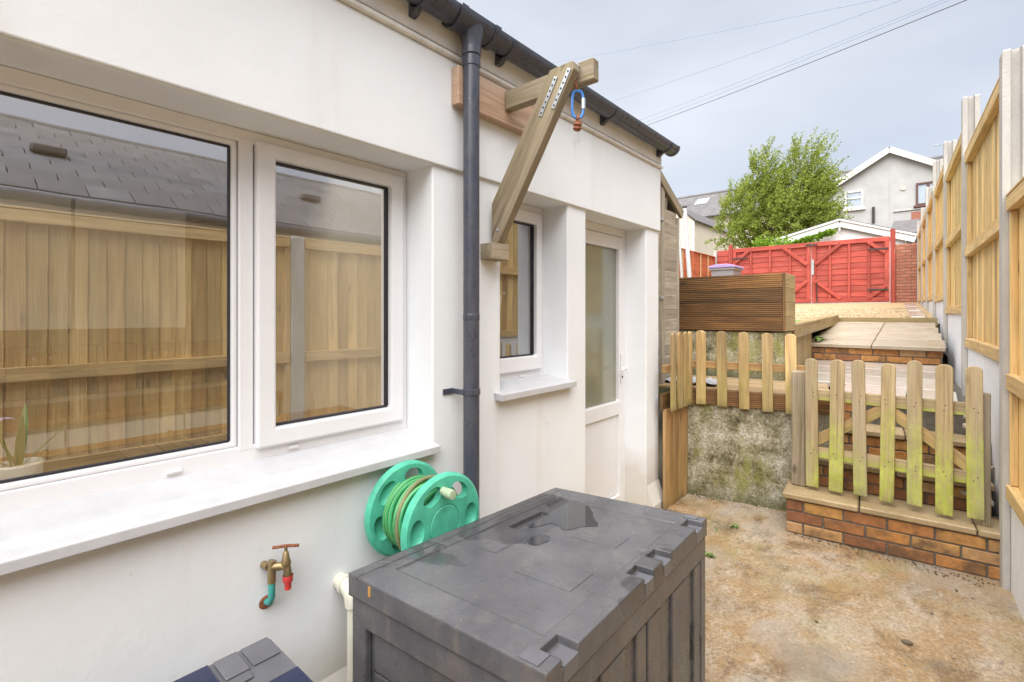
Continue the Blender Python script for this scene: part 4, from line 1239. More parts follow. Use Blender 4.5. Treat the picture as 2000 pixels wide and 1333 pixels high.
for k in range(24):
    a = 2 * math.pi * k / 24
    x = 0.024 * math.copysign(abs(math.cos(a)) ** 0.6, math.cos(a)); z = 0.058 * math.copysign(abs(math.sin(a)) ** 0.6, math.sin(a))
    cp.append((-1.165 + x * 0.75, 1.775 + x * 0.66, 2.405 + z))
tube('ring', cp, 0.0062, M['blue'], cbn, 8, True)
tube('locking_sleeve', [(-1.147, 1.791, 2.385), (-1.147, 1.791, 2.43)], 0.0095, M['metal'], cbn, 10)
sh = thing('rusty_shackle', 'rusty iron swivel hanging in the blue carabiner', 'shackle', (-1.165, 1.775, 2.30))
def arc(c, r, a0, a1, n, ux, uz):
    return [tuple(Vector(c) + Vector(ux) * (r * math.cos(R(a0 + (a1 - a0) * k / n))) + Vector(uz) * (r * math.sin(R(a0 + (a1 - a0) * k / n)))) for k in range(n + 1)]
tube('bow', arc((-1.165, 1.775, 2.333), 0.021, 0, 355, 16, (0.6, -0.8, 0), (0, 0, 1)), 0.0065, M['rust'], sh, 8)
link('swivel', lathe_mesh([(0, 0.036), (0.014, 0.034), (0.019, 0.02), (0.013, 0.012), (0.019, 0.004), (0.012, -0.006), (0, -0.008)], 12), M['rust'], sh, axis_matrix((-1.165, 1.770, 2.295), (0.2, -0.1, 1)))

# ================================================================== TAP, WASTE PIPE, HOSE REEL
tp = thing('garden_tap', 'brass outdoor tap with red connector and teal lagged pipe on the wall', 'tap', (-1.639, 0.69, 0.555))
TX = WX + 0.045
tube('supply_pipe', [(WX - 0.01, 0.665, 0.565), (WX + 0.03, 0.667, 0.575), (TX, 0.668, 0.60), (TX, 0.668, 0.665)], 0.0125, M['teal'], tp, 12)
link('wall_plate', lathe_mesh([(0, 0.006), (0.022, 0.005), (0.026, 0)], 14), M['rust'], tp, axis_matrix((WX + 0.001, 0.664, 0.565), (1, 0, 0)))
tube('elbow', [(TX, 0.668, 0.655), (TX, 0.668, 0.725), (TX, 0.672, 0.738)], 0.015, M['brass'], tp, 12)
tube('back_plate', [(WX + 0.002, 0.655, 0.715), (TX - 0.01, 0.66, 0.715)], 0.014, M['brass'], tp, 10)
tube('body', [(TX, 0.668, 0.715), (TX + 0.02, 0.69, 0.715), (TX + 0.03, 0.712, 0.71), (TX + 0.03, 0.716, 0.672)], 0.0155, M['brass'], tp, 12)
link('bonnet', lathe_mesh([(0.016, 0), (0.019, 0.012), (0.014, 0.025), (0.010, 0.05), (0.006, 0.055), (0.006, 0.075), (0, 0.078)], 14), M['brass'], tp, Matrix.Translation((TX + 0.03, 0.708, 0.715)))
tube('tee_handle', [(TX + 0.002, 0.67, 0.787), (TX + 0.03, 0.708, 0.790), (TX + 0.058, 0.746, 0.787)], 0.006, M['rust'], tp, 8)
link('hose_connector', lathe_mesh([(0.019, 0), (0.019, -0.022), (0.013, -0.032), (0.012, -0.055), (0.008, -0.056), (0, -0.05)], 16), M['redplastic'], tp, Matrix.Translation((TX + 0.03, 0.716, 0.676)))
tp.scale = (0.84, 0.84, 0.84)
wp = thing('waste_pipe', 'ivory waste pipe elbow coming out of the wall behind the storage box', 'pipe', (-1.62, 0.98, 0.5))
tube('elbow', [(WX - 0.02, 0.93, 0.525), (WX + 0.05, 0.93, 0.525), (WX + 0.075, 0.93, 0.518), (WX + 0.088, 0.93, 0.50), (WX + 0.09, 0.93, 0.47)], [0.029, 0.029, 0.031, 0.031, 0.029], M['ivorypipe'], wp, 18)
tube('drop_pipe', [(WX + 0.09, 0.93, 0.475), (WX + 0.09, 0.93, 0.02)], 0.0215, M['ivorypipe'], wp, 14)
link('collar', lathe_mesh([(0.030, 0), (0.034, 0.003), (0.034, 0.018), (0.030, 0.02)], 18), M['ivorypipe'], wp, axis_matrix((WX + 0.028, 0.93, 0.525), (1, 0, 0)))

reel = thing('hose_reel', 'mint green hose reel with coiled hose on the wall behind the storage box', 'hose reel', (-1.5, 1.17, 0.55))
RC = Vector((0, 1.175, 0.735))
def flange_mesh(r, th, scoops, seg=64):
    bm = bmesh.new()
    prof = [(0, th / 2), (r * 0.36, th / 2), (r * 0.38, th / 2 - 0.003), (r * 0.40, th / 2), (r - 0.010, th / 2), (r, th / 2 - 0.008), (r, -th / 2 + 0.008), (r - 0.010, -th / 2), (0, -th / 2)]
    me = lathe_mesh(prof, seg)
    o = bpy.data.objects.new('tmp', me); COL.objects.link(o)
    cut = bmesh.new()
    for k in range(scoops):
        a = 2 * math.pi * k / scoops + 0.3
        thr = k in (0, 1)
        rr = bmesh.ops.create_uvsphere(cut, u_segments=20, v_segments=12, radius=1)
        Mx = Matrix.Rotation(a, 4, 'Z') @ Matrix.Translation((r * 0.70, 0, th * (0.0 if thr else 0.62))) @ Matrix.Diagonal((r * 0.175, r * 0.27, th * (1.3 if thr else 0.86), 1))
        bmesh.ops.transform(cut, matrix=Mx, verts=rr['verts'])
    cme = mesh_of(cut); co = bpy.data.objects.new('tmpc', cme); COL.objects.link(co)
    md = o.modifiers.new('b', 'BOOLEAN'); md.operation = 'DIFFERENCE'; md.object = co; md.solver = 'EXACT'
    dg = bpy.context.evaluated_depsgraph_get()
    out = bpy.data.meshes.new_from_object(o.evaluated_get(dg))
    bpy.data.objects.remove(o); bpy.data.objects.remove(co)
    return smooth_by_angle(out, 32)
fm = flange_mesh(0.182, 0.030, 6)
link('back_flange', fm, M['mint'], reel, axis_matrix((-1.575, RC.y, RC.z), (1, 0.0, 0)))
fl = link('front_flange', fm.copy(), M['mint'], reel, axis_matrix((-1.355, RC.y, RC.z), (1, 0.0, 0)) @ Matrix.Rotation(0.7, 4, 'Z'))
link('drum', lathe_mesh([(0.085, 0), (0.085, 0.20)], 32), M['mint'], reel, axis_matrix((-1.565, RC.y, RC.z), (1, 0, 0)))
link('axle', lathe_mesh([(0, 0.26), (0.02, 0.26), (0.02, 0)], 16), M['mint'], reel, axis_matrix((-1.62, RC.y, RC.z), (1, 0, 0)))
def coil(x0, x1, r, turns, hr, ph=0, wob=0.0):
    p = []
    n = turns * 28
    for k in range(n + 1):
        a = 2 * math.pi * k / 28 + ph
        x = x0 + (x1 - x0) * k / n + wob * math.sin(a * 2.3 + ph)
        rr = r + wob * math.sin(a * 1.7)
        p.append((x, RC.y + rr * math.cos(a), RC.z + rr * math.sin(a)))
    return p
tube('hose', coil(-1.553, -1.378, 0.096, 11, 0.0075), 0.0078, M['hose'], reel, 8)
tube('hose', coil(-1.382, -1.550, 0.111, 10, 0.0075, 1.0, 0.0015), 0.0078, M['hose'], reel, 8)
tube('hose', coil(-1.545, -1.40, 0.125, 7, 0.0075, 2.0, 0.003), 0.0078, M['hose'], reel, 8)
tube('hose_stripe', coil(-1.545, -1.40, 0.1315, 7, 0.0022, 2.0, 0.003), 0.0014, M['hoseyellow'], reel, 6)
tube('hose', coil(-1.455, -1.44, 0.140, 1, 0.0075, 0.5, 0.004), 0.008, M['hosebrown'], reel, 8)
link('crank_knob', lathe_mesh([(0, 0.062), (0.016, 0.060), (0.018, 0.05), (0.015, 0.0), (0, 0)], 18), M['knob'], reel, axis_matrix((-1.34, RC.y - 0.012, RC.z + 0.125), (1, -0.1, 0)))
box('wall_stay', (WX + 0.001, -1.60), (RC.y - 0.03, RC.y + 0.03), (RC.z - 0.18, RC.z + 0.1), M['mint'], reel, 0.003)

# ================================================================== LARGE STORAGE BOX
BC = {'wn': (-1.262, 0.742), 'wf': (-1.218, 1.684), 'ef': (-0.622, 1.792), 'en': (-0.600, 0.800)}
LZ = 0.76
def bq(a, b, z):
    """a: 0 near .. 1 far, b: 0 wall side .. 1 yard side"""
    w = Vector(BC['wn']).lerp(Vector(BC['wf']), a); e = Vector(BC['en']).lerp(Vector(BC['ef']), a)
    p = w.lerp(e, b)
    return (p.x, p.y, z)
def qbox(bm, A, B, Z):
    v = [bm.verts.new(bq(a, b, z)) for z in Z for a, b in ((A[0], B[0]), (A[1], B[0]), (A[1], B[1]), (A[0], B[1]))]
    for f in ((0, 1, 2, 3), (4, 5, 6, 7), (0, 1, 5, 4), (1, 2, 6, 5), (2, 3, 7, 6), (3, 0, 4, 7)):
        bm.faces.new([v[i] for i in f])
def qparts(lst):
    bm = bmesh.new()
    for A, B, Z in lst: qbox(bm, A, B, Z)
    bmesh.ops.recalc_face_normals(bm, faces=bm.faces)
    return mesh_of(bm)
def stepped(ac, bc, zf, zbot):
    bm = bmesh.new()
    na, nb = len(ac) - 1, len(bc) - 1
    Z = [[zf((ac[i] + ac[i + 1]) / 2, (bc[j] + bc[j + 1]) / 2) for j in range(nb)] for i in range(na)]
    V = {}
    def v(i, j, z):
        k = (i, j, round(z, 5))
        if k not in V: V[k] = bm.verts.new(bq(ac[i], bc[j], z))
        return V[k]
    def q(*c):
        vs = []
        for x in c:
            if x not in vs: vs.append(x)
        if len(vs) > 2:
            try: bm.faces.new(vs)
            except ValueError: pass
    gz = lambda i, j: Z[i][j] if 0 <= i < na and 0 <= j < nb and Z[i][j] is not None else zbot
    for i in range(na):
        for j in range(nb):
            z = Z[i][j]
            if z is None: continue
            q(v(i, j, z), v(i + 1, j, z), v(i + 1, j + 1, z), v(i, j + 1, z))
            q(v(i, j, zbot), v(i, j + 1, zbot), v(i + 1, j + 1, zbot), v(i + 1, j, zbot))
            for di, dj, e in ((1, 0, ((i + 1, j), (i + 1, j + 1))), (0, 1, ((i, j + 1), (i + 1, j + 1))), (-1, 0, ((i, j), (i, j + 1))), (0, -1, ((i, j), (i + 1, j)))):
                o = gz(i + di, j + dj)
                if o < z - 1e-6:
                    q(v(*e[0], z), v(*e[1], z), v(*e[1], o), v(*e[0], o))
    bmesh.ops.recalc_face_normals(bm, faces=bm.faces)
    return mesh_of(bm)
sbx = thing('storage_box', 'large dark grey plastic garden storage box with wet dusty lid', 'storage box', (-0.93, 1.25, 0))
notch = [(0.055, 0.125), (0.47, 0.535), (0.60, 0.665), (0.885, 0.955)]
tabs = [((0.30, 0.42), (0.52, 0.80)), ((0.60, 0.70), (0.52, 0.76)), ((0.36, 0.52), (0.24, 0.34)), ((0.62, 0.66), (0.86, 0.92)), ((0.33, 0.42), (0.85, 0.93))]
ac = sorted(set([0, 0.012, 0.09, 0.10, 0.90, 0.91, 1.0] + [x for n_ in notch for x in n_] + [x for t in tabs for x in t[0]] + [0.55, 0.74]))
bc = sorted(set([0, 0.055, 0.06, 0.115, 0.12, 0.885, 0.895, 0.915, 1.0] + [x for t in tabs for x in t[1]] + [0.18, 0.24]))
def lidz(a, b):
    if b > 0.915 and any(n0 < a < n1 for n0, n1 in notch): return LZ - 0.022
    if 0.055 < b < 0.06: return LZ - 0.010
    for A, B in tabs:
        if A[0] < a < A[1] and B[0] < b < B[1]: return LZ - 0.0025
    if 0.55 < a < 0.74 and 0.18 < b < 0.24: return LZ - 0.022
    if 0.10 < a < 0.90 and 0.12 < b < 0.885: return LZ - 0.0045
    return LZ
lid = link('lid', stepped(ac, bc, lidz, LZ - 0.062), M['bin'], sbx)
for n0, n1 in notch:
    link('catch', qparts([((n0 + 0.006, n1 - 0.006), (0.935, 1.003), (LZ - 0.055, LZ - 0.017))]), M['lidgrey'], lid)
for a0, a1 in ((0.0, 0.045), (0.955, 0.985)):
    link('lid_pad', qparts([((a0 + 0.006, a1 + 0.006), (0.885, 0.96), (LZ, LZ + 0.003))]), M['lidgrey'], lid)
link('yellow_mark', qparts([((-0.002, 0.0), (0.135, 0.148), (LZ - 0.036, LZ - 0.008))]), M['yellow'], lid)
def puddle(outline, z):
    bm = bmesh.new()
    pts_ = []
    n_ = len(outline)
    for i in range(n_):
        p0, p1 = Vector(outline[i]), Vector(outline[(i + 1) % n_])
        for k in range(7):
            q = p0.lerp(p1, k / 7)
            q += Vector((mnoise.noise(Vector((q.x * 16, q.y * 16, 2))), mnoise.noise(Vector((q.x * 16, q.y * 16, 8))))) * 0.018
            pts_.append(bq(q.x, q.y, z))
    bm.faces.new([bm.verts.new(p) for p in pts_])
    bmesh.ops.triangulate(bm, faces=bm.faces)
    bmesh.ops.recalc_face_normals(bm, faces=bm.faces)
    if sum(f.normal.z for f in bm.faces) < 0: bmesh.ops.reverse_faces(bm, faces=bm.faces)
    return mesh_of(bm)
link('puddle', puddle([(0.885, 0.14), (0.885, 0.36), (0.80, 0.47), (0.72, 0.56), (0.70, 0.50), (0.64, 0.44), (0.66, 0.34), (0.58, 0.28), (0.60, 0.255), (0.72, 0.255), (0.77, 0.20), (0.80, 0.14)], LZ - 0.0030), M['water'], lid)
link('puddle', puddle([(0.50, 0.36), (0.56, 0.37), (0.57, 0.42), (0.53, 0.46), (0.49, 0.45), (0.47, 0.40)], LZ - 0.0030), M['water'], lid)
BZ = LZ - 0.064
# body: frame and recessed panels
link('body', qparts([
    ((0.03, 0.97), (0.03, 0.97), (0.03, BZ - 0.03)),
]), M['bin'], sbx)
fr = []
for b0, b1 in ((0.012, 0.10), (0.90, 0.988)):
    fr.append(((0.008, 0.03), (b0, b1), (0.02, BZ)))
    fr.append(((0.97, 0.992), (b0, b1), (0.02, BZ)))
fr += [((0.008, 0.03), (0.10, 0.90), (BZ - 0.075, BZ)), ((0.008, 0.03), (0.10, 0.90), (0.02, 0.10))]
fr += [((0.97, 0.992), (0.10, 0.90), (BZ - 0.075, BZ)), ((0.012, 0.10), (0.012, 0.03), (0.02, BZ)), ((0.90, 0.988), (0.012, 0.03), (0.02, BZ)), ((0.10, 0.90), (0.012, 0.03), (BZ - 0.075, BZ))]
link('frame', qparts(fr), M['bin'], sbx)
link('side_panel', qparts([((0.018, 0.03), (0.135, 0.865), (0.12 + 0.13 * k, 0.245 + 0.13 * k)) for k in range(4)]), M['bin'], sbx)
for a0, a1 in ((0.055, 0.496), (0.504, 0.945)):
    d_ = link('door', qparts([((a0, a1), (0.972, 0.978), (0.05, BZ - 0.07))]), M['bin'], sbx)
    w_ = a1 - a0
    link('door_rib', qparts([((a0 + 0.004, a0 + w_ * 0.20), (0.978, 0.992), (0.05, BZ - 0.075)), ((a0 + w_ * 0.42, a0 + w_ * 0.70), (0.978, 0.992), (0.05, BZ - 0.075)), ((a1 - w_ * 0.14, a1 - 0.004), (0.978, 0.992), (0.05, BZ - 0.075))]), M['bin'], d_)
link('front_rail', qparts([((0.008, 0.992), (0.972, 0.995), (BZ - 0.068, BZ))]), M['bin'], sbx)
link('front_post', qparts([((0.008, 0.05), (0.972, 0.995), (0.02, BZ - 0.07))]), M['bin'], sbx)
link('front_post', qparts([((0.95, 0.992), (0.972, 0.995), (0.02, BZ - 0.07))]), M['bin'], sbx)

# ================================================================== SMALLER BOX IN THE LEFT CORNER
sb2 = thing('small_storage_box', 'smaller box with glossy navy lid panel at the bottom left corner', 'storage box', (-1.1, 0.2, 0))
Z2 = 0.62
bev(box('body', (-1.37, -0.80), (-0.35, 0.555), (0.005, Z2 - 0.05), M['bin'], sb2, 0), 0.02, 3)
bev(box('lid', (-1.392, -0.78), (-0.37, 0.578), (Z2 - 0.06, Z2 - 0.004), M['lidgrey'], sb2, 0), 0.022, 4)
bev(box('lid_panel', (-1.372, -1.285), (-0.33, 0.42), (Z2 - 0.004, Z2 + 0.004), M['navy'], sb2, 0), 0.004, 2)
bev(box('lid_panel', (-1.232, -0.80), (-0.33, 0.42), (Z2 - 0.004, Z2 + 0.004), M['navy'], sb2, 0), 0.004, 2)
bev(box('lid_panel', (-1.20, -0.80), (0.485, 0.566), (Z2 - 0.004, Z2 + 0.003), M['navy'], sb2, 0), 0.004, 2)
bev(box('corner_block', (-1.372, -1.285), (0.495, 0.562), (Z2 - 0.003, Z2 + 0.0015), M['lidgrey'], sb2, 0), 0.006, 3)
bev(box('lid_rib', (-1.275, -1.245), (0.02, 0.480), (Z2 - 0.003, Z2 + 0.003), M['lidgrey'], sb2, 0), 0.003, 3)
bev(box('lid_rib', (-1.37, -1.28), (0.43, 0.485), (Z2 - 0.003, Z2 + 0.004), M['lidgrey'], sb2, 0), 0.004, 3)

# ================================================================== RED GATES, PIER, LEFT FENCE
GY = 15.3
gx0, _ = pix(1432, 500, GY); gxm, _ = pix(1585, 500, GY); gx1, _ = pix(1738, 500, GY)
gz0, gz1 = 1.80, 3.42
def red_leaf(x0, x1, lab, right):
    t = thing('red_gate_leaf', lab, 'gate', ((x0 + x1) / 2, GY, gz0), 'red double gates')
    n = 11
    h = (gz1 - gz0) / n
    for k in range(n):
        Mx = Matrix.Translation(((x0 + x1) / 2, GY, gz0 + h * (k + 0.5))) @ Matrix.Rotation(R(-5), 4, 'X')
        link('board', box_mesh(x1 - x0 - 0.02, 0.016, h + 0.02, 0.002, wood('red', 'X')), None, t, Mx)
    for z in (gz0, gz1 - 0.11):
        box('rail', (x0, x1), (GY - 0.062, GY - 0.020), (z, z + 0.11), wood('red', 'X'), t, 0.003)
    for x in (x0, x1 - 0.10):
        box('stile', (x, x + 0.10), (GY - 0.060, GY - 0.018), (gz0 + 0.111, gz1 - 0.111), wood('red', 'Z'), t, 0.003)
    for k in (1, 2, 3):
        x = x0 + (x1 - x0) * k / 4
        box('batten', (x - 0.025, x + 0.025), (GY - 0.050, GY - 0.018), (gz0 + 0.111, gz1 - 0.111), wood('red', 'Z'), t, 0.003)
    s = 0.40
    for cx, cz, sx, sz in ((x0 + 0.08, gz0 + 0.09, 1, 1), (x1 - 0.08, gz0 + 0.09, -1, 1), (x0 + 0.08, gz1 - 0.09, 1, -1), (x1 - 0.08, gz1 - 0.09, -1, -1)):
        k = 1.0 if ((sx > 0) == right) else 0.62
        bar('brace', (cx, GY - 0.073, cz + sz * s * 1.2 * k), (cx + sx * s * k * 1.35, GY - 0.073, cz), 0.022, 0.085, wood('red', 'X'), t, 0.003, up=(0, -1, 0.001)) if False else \
        bar('brace', (cx, GY - 0.074, cz + sz * s * 1.25 * k), (cx + sx * s * k * 1.45, GY - 0.074, cz), 0.022, 0.085, wood('red', 'X'), t, 0.003)
    hx = x1 - 0.02 if right else x0 + 0.02
    for z in (gz0 + 0.28, gz1 - 0.32):
        box('hinge', (hx - (0.42 if right else 0.0), hx + (0.0 if right else 0.42)), (GY - 0.094, GY - 0.086), (z, z + 0.04), M['iron'], t, 0.001)
    return t
red_leaf(gx0, gxm - 0.008, 'left leaf of the red painted double gates across the gravel', False)
rl = red_leaf(gxm + 0.008, gx1, 'right leaf of the red painted double gates, next to the brick pier', True)
box('latch', (gxm + 0.02, gxm + 0.07), (GY - 0.10, GY - 0.088), (2.55, 2.95), M['metal'], rl, 0.002)
tube('drop_bolt', [(gxm + 0.14, GY - 0.10, 1.80), (gxm + 0.14, GY - 0.10, 2.35)], 0.012, M['iron'], rl, 8)
box('top_bolt', (gxm - 0.13, gxm + 0.15), (GY - 0.10, GY - 0.088), (3.33, 3.37), M['iron'], rl, 0.002)
tag(box('gate_post', (gx1 + 0.01, gx1 + 0.11), (GY - 0.05, GY + 0.06), (1.72, 3.60), wood('red', 'Z'), None, 0.004), 'red timber gate post beside the brick pier', 'gate post')
tag(box('gate_post', (gx0 - 0.12, gx0 - 0.015), (GY - 0.05, GY + 0.06), (1.72, 3.55), wood('red', 'Z'), None, 0.004), 'red timber gate post at the left end of the gates', 'gate post')
stub = thing('red_side_panel', 'narrow red boarded panel left of the double gates', 'fence panel', (gx0 - 0.3, GY, 1.72))
for k in range(10):
    z = 1.78 + 0.162 * k
    link('board', box_mesh(0.33, 0.016, 0.175, 0.002, wood('red', 'X')), None, stub, Matrix.Translation((gx0 - 0.29, GY, z + 0.08)) @ Matrix.Rotation(R(-5), 4, 'X'))
box('post', (gx0 - 0.56, gx0 - 0.47), (GY - 0.05, GY + 0.05), (1.72, 3.42), M['post'], stub, 0.004)
# brick pier
pier = thing('brick_pier', 'low red brick pier between the red gates and the fence', 'brick pier', (-0.5, GY, 1.7))
px0, _ = pix(1746, 500, GY); px1, _ = pix(1797, 500, GY)
box('mortar', (px0 + 0.006, px1 - 0.006), (GY + 0.006, GY + 0.22), (1.70, 3.205), M['mortar'], pier, 0)
PM = Matrix.Identity(4)
for k in range(20):
    brick_course(pier, px0, px1, GY, 1.72 + 0.075 * k, 0.20, 0.11 if k % 2 else 0.0, PM, M['pierbrick'])
# red-orange lap fence on the left, running towards the gates
LX = gx0 - 0.52
for i, (ya, yb, lb) in enumerate(((13.35, 15.2, 'orange red lap fence panel nearest the gates on the left'), (11.45, 13.3, 'middle orange red lap fence panel behind the pale poles'), (9.55, 11.4, 'orange red lap fence panel nearest the shed'))):
    f = thing('lap_fence_panel', lb, 'fence panel', (LX, (ya + yb) / 2, 1.6), 'orange lap fence panels')
    zb = garden_z(ya) + 0.02
    zt = 3.20
    n = 12
    h = (zt - zb) / n
    for k in range(n):
        Mx = Matrix.Translation((LX, (ya + yb) / 2, zb + h * (k + 0.5))) @ Matrix.Rotation(R(6), 4, 'Y')
        link('slat', box_mesh(0.012, yb - ya - 0.01, h + 0.022, 0.002, wood('orange', 'Y')), None, f, Mx)
    for k in range(4):
        y = ya + 0.02 + (yb - ya - 0.07) * k / 3
        box('batten', (LX + 0.018, LX + 0.045), (y, y + 0.035), (zb, zt), wood('rail' if k in (1, 2) else 'orange', 'Z'), f, 0.002)
    box('cap', (LX - 0.03, LX + 0.05), (ya, yb), (zt + 0.004, zt + 0.025), wood('orange', 'Y'), f, 0.002)
# wheelie bin
wx, _ = pix(1418, 530, 12.6)
wb = thing('wheelie_bin', 'grey wheelie bin with purple lid behind the planter', 'wheelie bin', (wx, 12.6, 1.6))
bz = garden_z(12.6)
bm = bmesh.new()
lo = [bm.verts.new((wx + sx * 0.21, 12.6 + sy * 0.25, bz + 0.08)) for sx, sy in ((-1, -1), (1, -1), (1, 1), (-1, 1))]
hi = [bm.verts.new((wx + sx * 0.27, 12.6 + sy * 0.33, bz + 0.98)) for sx, sy in ((-1, -1), (1, -1), (1, 1), (-1, 1))]
for k in range(4): bm.faces.new((lo[k], lo[(k + 1) % 4], hi[(k + 1) % 4], hi[k]))
bm.faces.new(lo[::-1]); bm.faces.new(hi)
bev(link('body', mesh_of(bm), M['wheelie'], wb), 0.03, 3)
bev(box('rim', (wx - 0.30, wx + 0.30), (12.24, 12.96), (bz + 0.94, bz + 0.99), M['wheelie'], wb, 0), 0.015, 2)
bev(link('lid', prism_mesh([(-0.32, 0.0), (0.32, 0.0), (0.30, 0.05), (0.14, 0.085), (-0.14, 0.085), (-0.30, 0.05)], 0.76), M['lilac'], wb, Matrix.Translation((wx, 12.6, bz + 0.995))), 0.012, 2)
tube('handle', [(wx - 0.2, 13.03, bz + 1.0), (wx + 0.2, 13.03, bz + 1.0)], 0.016, M['wheelie'], wb, 8)
for s in (-1, 1):
    link('wheel', lathe_mesh([(0, 0.02), (0.09, 0.02), (0.10, 0.01), (0.10, -0.01), (0.09, -0.02), (0, -0.02)], 20), M['iron'], wb, axis_matrix((wx + s * 0.24, 12.86, bz + 0.10), (1, 0, 0)))
# pale poles
for k, (pa, pb, r_, lb) in enumerate((((1323, 405), (1332, 545), 0.014, 'thin pale grey pole leaning by the shed corner, the left one'), ((1337, 407), (1347, 545), 0.024, 'thicker pale grey pole leaning behind the planter, the right one'))):
    x0, z0 = pix(*pa, 5.46); x1, z1 = pix(*pb, 5.46)
    d = (Vector((x1, 5.46, z1)) - Vector((x0, 5.46, z0)))
    p = thing('pale_pole', lb, 'pole', (x1, 5.46, 1.36), 'pale poles behind the planter')
    tube('shaft', [(x0, 5.46, z0), tuple(Vector((x0, 5.46, z0)) + d * 1.62)], r_, M['pole'], p, 10)
    link('end_cap', lathe_mesh([(0, 0.03), (r_ * 1.1, 0.02), (r_ * 1.15, 0), (0, 0)], 10), M['iron'], p, Matrix.Translation((x0, 5.46, z0)))

# ================================================================== GARAGE BEHIND THE GATES
GYY = 17.0
grx, grz = pix(1640, 432, GYY); glx, glz = pix(1515, 472, GYY); ggx, ggz = pix(1788, 462, GYY)
gar = thing('white_garage', 'low white rendered garage with broad white bargeboards behind the gates', 'garage', (grx, GYY + 2, 1.7))
link('wall', prism_mesh([(glx + 0.22, 1.7), (ggx - 0.22, 1.7), (ggx - 0.22, ggz - 0.02), (grx, grz - 0.12), (glx + 0.22, glz - 0.02)], 5.0), M['whitepaint'], gar, Matrix.Translation((0, GYY + 2.62, 0)))
for (xa, za) in ((glx, glz), (ggx, ggz)):
    s_ = 1 if xa < grx else -1
    bar('bargeboard', (xa, GYY, za - 0.08), (grx, GYY, grz - 0.08), 0.03, 0.17, M['whitepaint'], gar)
    bar('verge_trim', (xa - s_ * 0.03, GYY - 0.03, za + 0.03), (grx, GYY - 0.03, grz + 0.03), 0.05, 0.05, M['whitepaint'], gar)
    bar('roof', (xa - s_ * 0.05, GYY + 2.6, za + 0.06), (grx, GYY + 2.6, grz + 0.06), 5.2, 0.05, M['slate'], gar)
box('finial', (grx - 0.02, grx + 0.02), (GYY - 0.04, GYY - 0.018), (grz - 0.30, grz - 0.10), M['whitepaint'], gar, 0.002)
tube('downpipe', [(ggx - 0.12, GYY + 0.05, ggz - 0.05), (ggx - 0.14, GYY + 0.05, ggz - 0.3), (ggx - 0.35, GYY + 0.08, ggz - 0.45), (ggx - 0.4, GYY + 0.08, 1.8)], 0.045, M['pipe'], gar, 10)

# ================================================================== FAR HOUSES
HY = 28.0
rx, rz = pix(1738, 295, HY)
hx0, _ = pix(1618, 400, HY); hx1 = rx + (rx - hx0)
ez = rz - (rx - hx0) * 0.62
wing = thing('gable_house', 'grey pebbledashed gable of a house wing above the garage', 'house', (rx, HY + 2, 2))
link('wall', prism_mesh([(hx0, 1.8), (hx1, 1.8), (hx1, ez), (rx, rz - 0.05), (hx0, ez)], 5.0), M['pebbledash'], wing, Matrix.Translation((0, HY + 2.5, 0)))
for s in (-1, 1):
    a = (rx + s * (rx - hx0 + 0.15), HY - 0.04, ez - 0.10 + 0.02); b = (rx, HY - 0.04, rz - 0.02)
    bar('bargeboard', (a[0], HY - 0.26, a[2] + 0.02), (b[0], HY - 0.26, b[2] + 0.02), 0.05, 0.24, M['whitepaint'], wing)
    bar('roof', (a[0], HY + 2.4, a[2] + 0.12), (rx, HY + 2.4, rz + 0.10), 5.2, 0.06, M['slate'], wing)
def far_window(parent, p0, p1, Y, frame_m, glass_m, bars='h', sill=True):
    x0, z1 = pix(*p0, Y); x1, z0 = pix(*p1, Y)
    z0 = (pix(p0[0], p1[1], Y)[1] + z0) / 2
    f = ring('window', x0, x1, z0, z1, 0.07, 0, 0.10, frame_m, None, 0)
    f.matrix_basis = Matrix(((0, 1, 0, 0), (1, 0, 0, Y - 0.06), (0, 0, 1, 0), (0, 0, 0, 1)))
    attach(f, parent)
    box('pane', (x0 + 0.07, x1 - 0.07), (Y - 0.012, Y + 0.0), (z0 + 0.07, z1 - 0.07), glass_m, f, 0)
    if bars == 'h':
        zm = z0 + (z1 - z0) * 0.58
        box('glazing_bar', (x0 + 0.07, x1 - 0.07), (Y - 0.05, Y - 0.013), (zm - 0.03, zm + 0.03), frame_m, f, 0)
    elif bars == 'v':
        xm = x0 + (x1 - x0) * 0.62
        box('glazing_bar', (xm - 0.05, xm + 0.05), (Y - 0.05, Y - 0.013), (z0 + 0.07, z1 - 0.07), frame_m, f, 0)
    if sill:
        box('sill', (x0 - 0.08, x1 + 0.08), (Y - 0.12, Y - 0.001), (z0 - 0.10, z0 - 0.004), frame_m, f, 0.01)
    return f
far_window(wing, (1650, 376), (1686, 408), HY, M['whitepaint'], M['farglass'])
far_window(wing, (1789, 359), (1828, 400), HY, M['brownframe'], M['farglass'], 'v')
x_, z_ = pix(1737, 430, HY)
box('wall_seam', (x_ - 0.012, x_ + 0.012), (HY - 0.012, HY + 0.01), (3.2, rz - 0.15), M['pebbledash'], wing, 0)
x_, z_ = pix(1706, 405, HY); x2_, z2_ = pix(1706, 436, HY)
box('flue', (x_ - 0.05, x_ + 0.05), (HY - 0.10, HY - 0.005), (z2_, z_), M['iron'], wing, 0.01)
x_, z_ = pix(1764, 369, HY)
box('vent', (x_ - 0.08, x_ + 0.08), (HY - 0.05, HY - 0.003), (z_ - 0.07, z_ + 0.07), M['creamwall'], wing, 0.01)
x_, z_ = pix(1745, 413, HY); x2_, _ = pix(1830, 413, HY)
box('ledge', (x_, x2_), (HY - 0.06, HY - 0.003), (z_ - 0.05, z_ + 0.02), M['pebbledash'], wing, 0.01)
x_, z_ = pix(1780, 415, HY); x2_, z2_ = pix(1830, 440, HY)
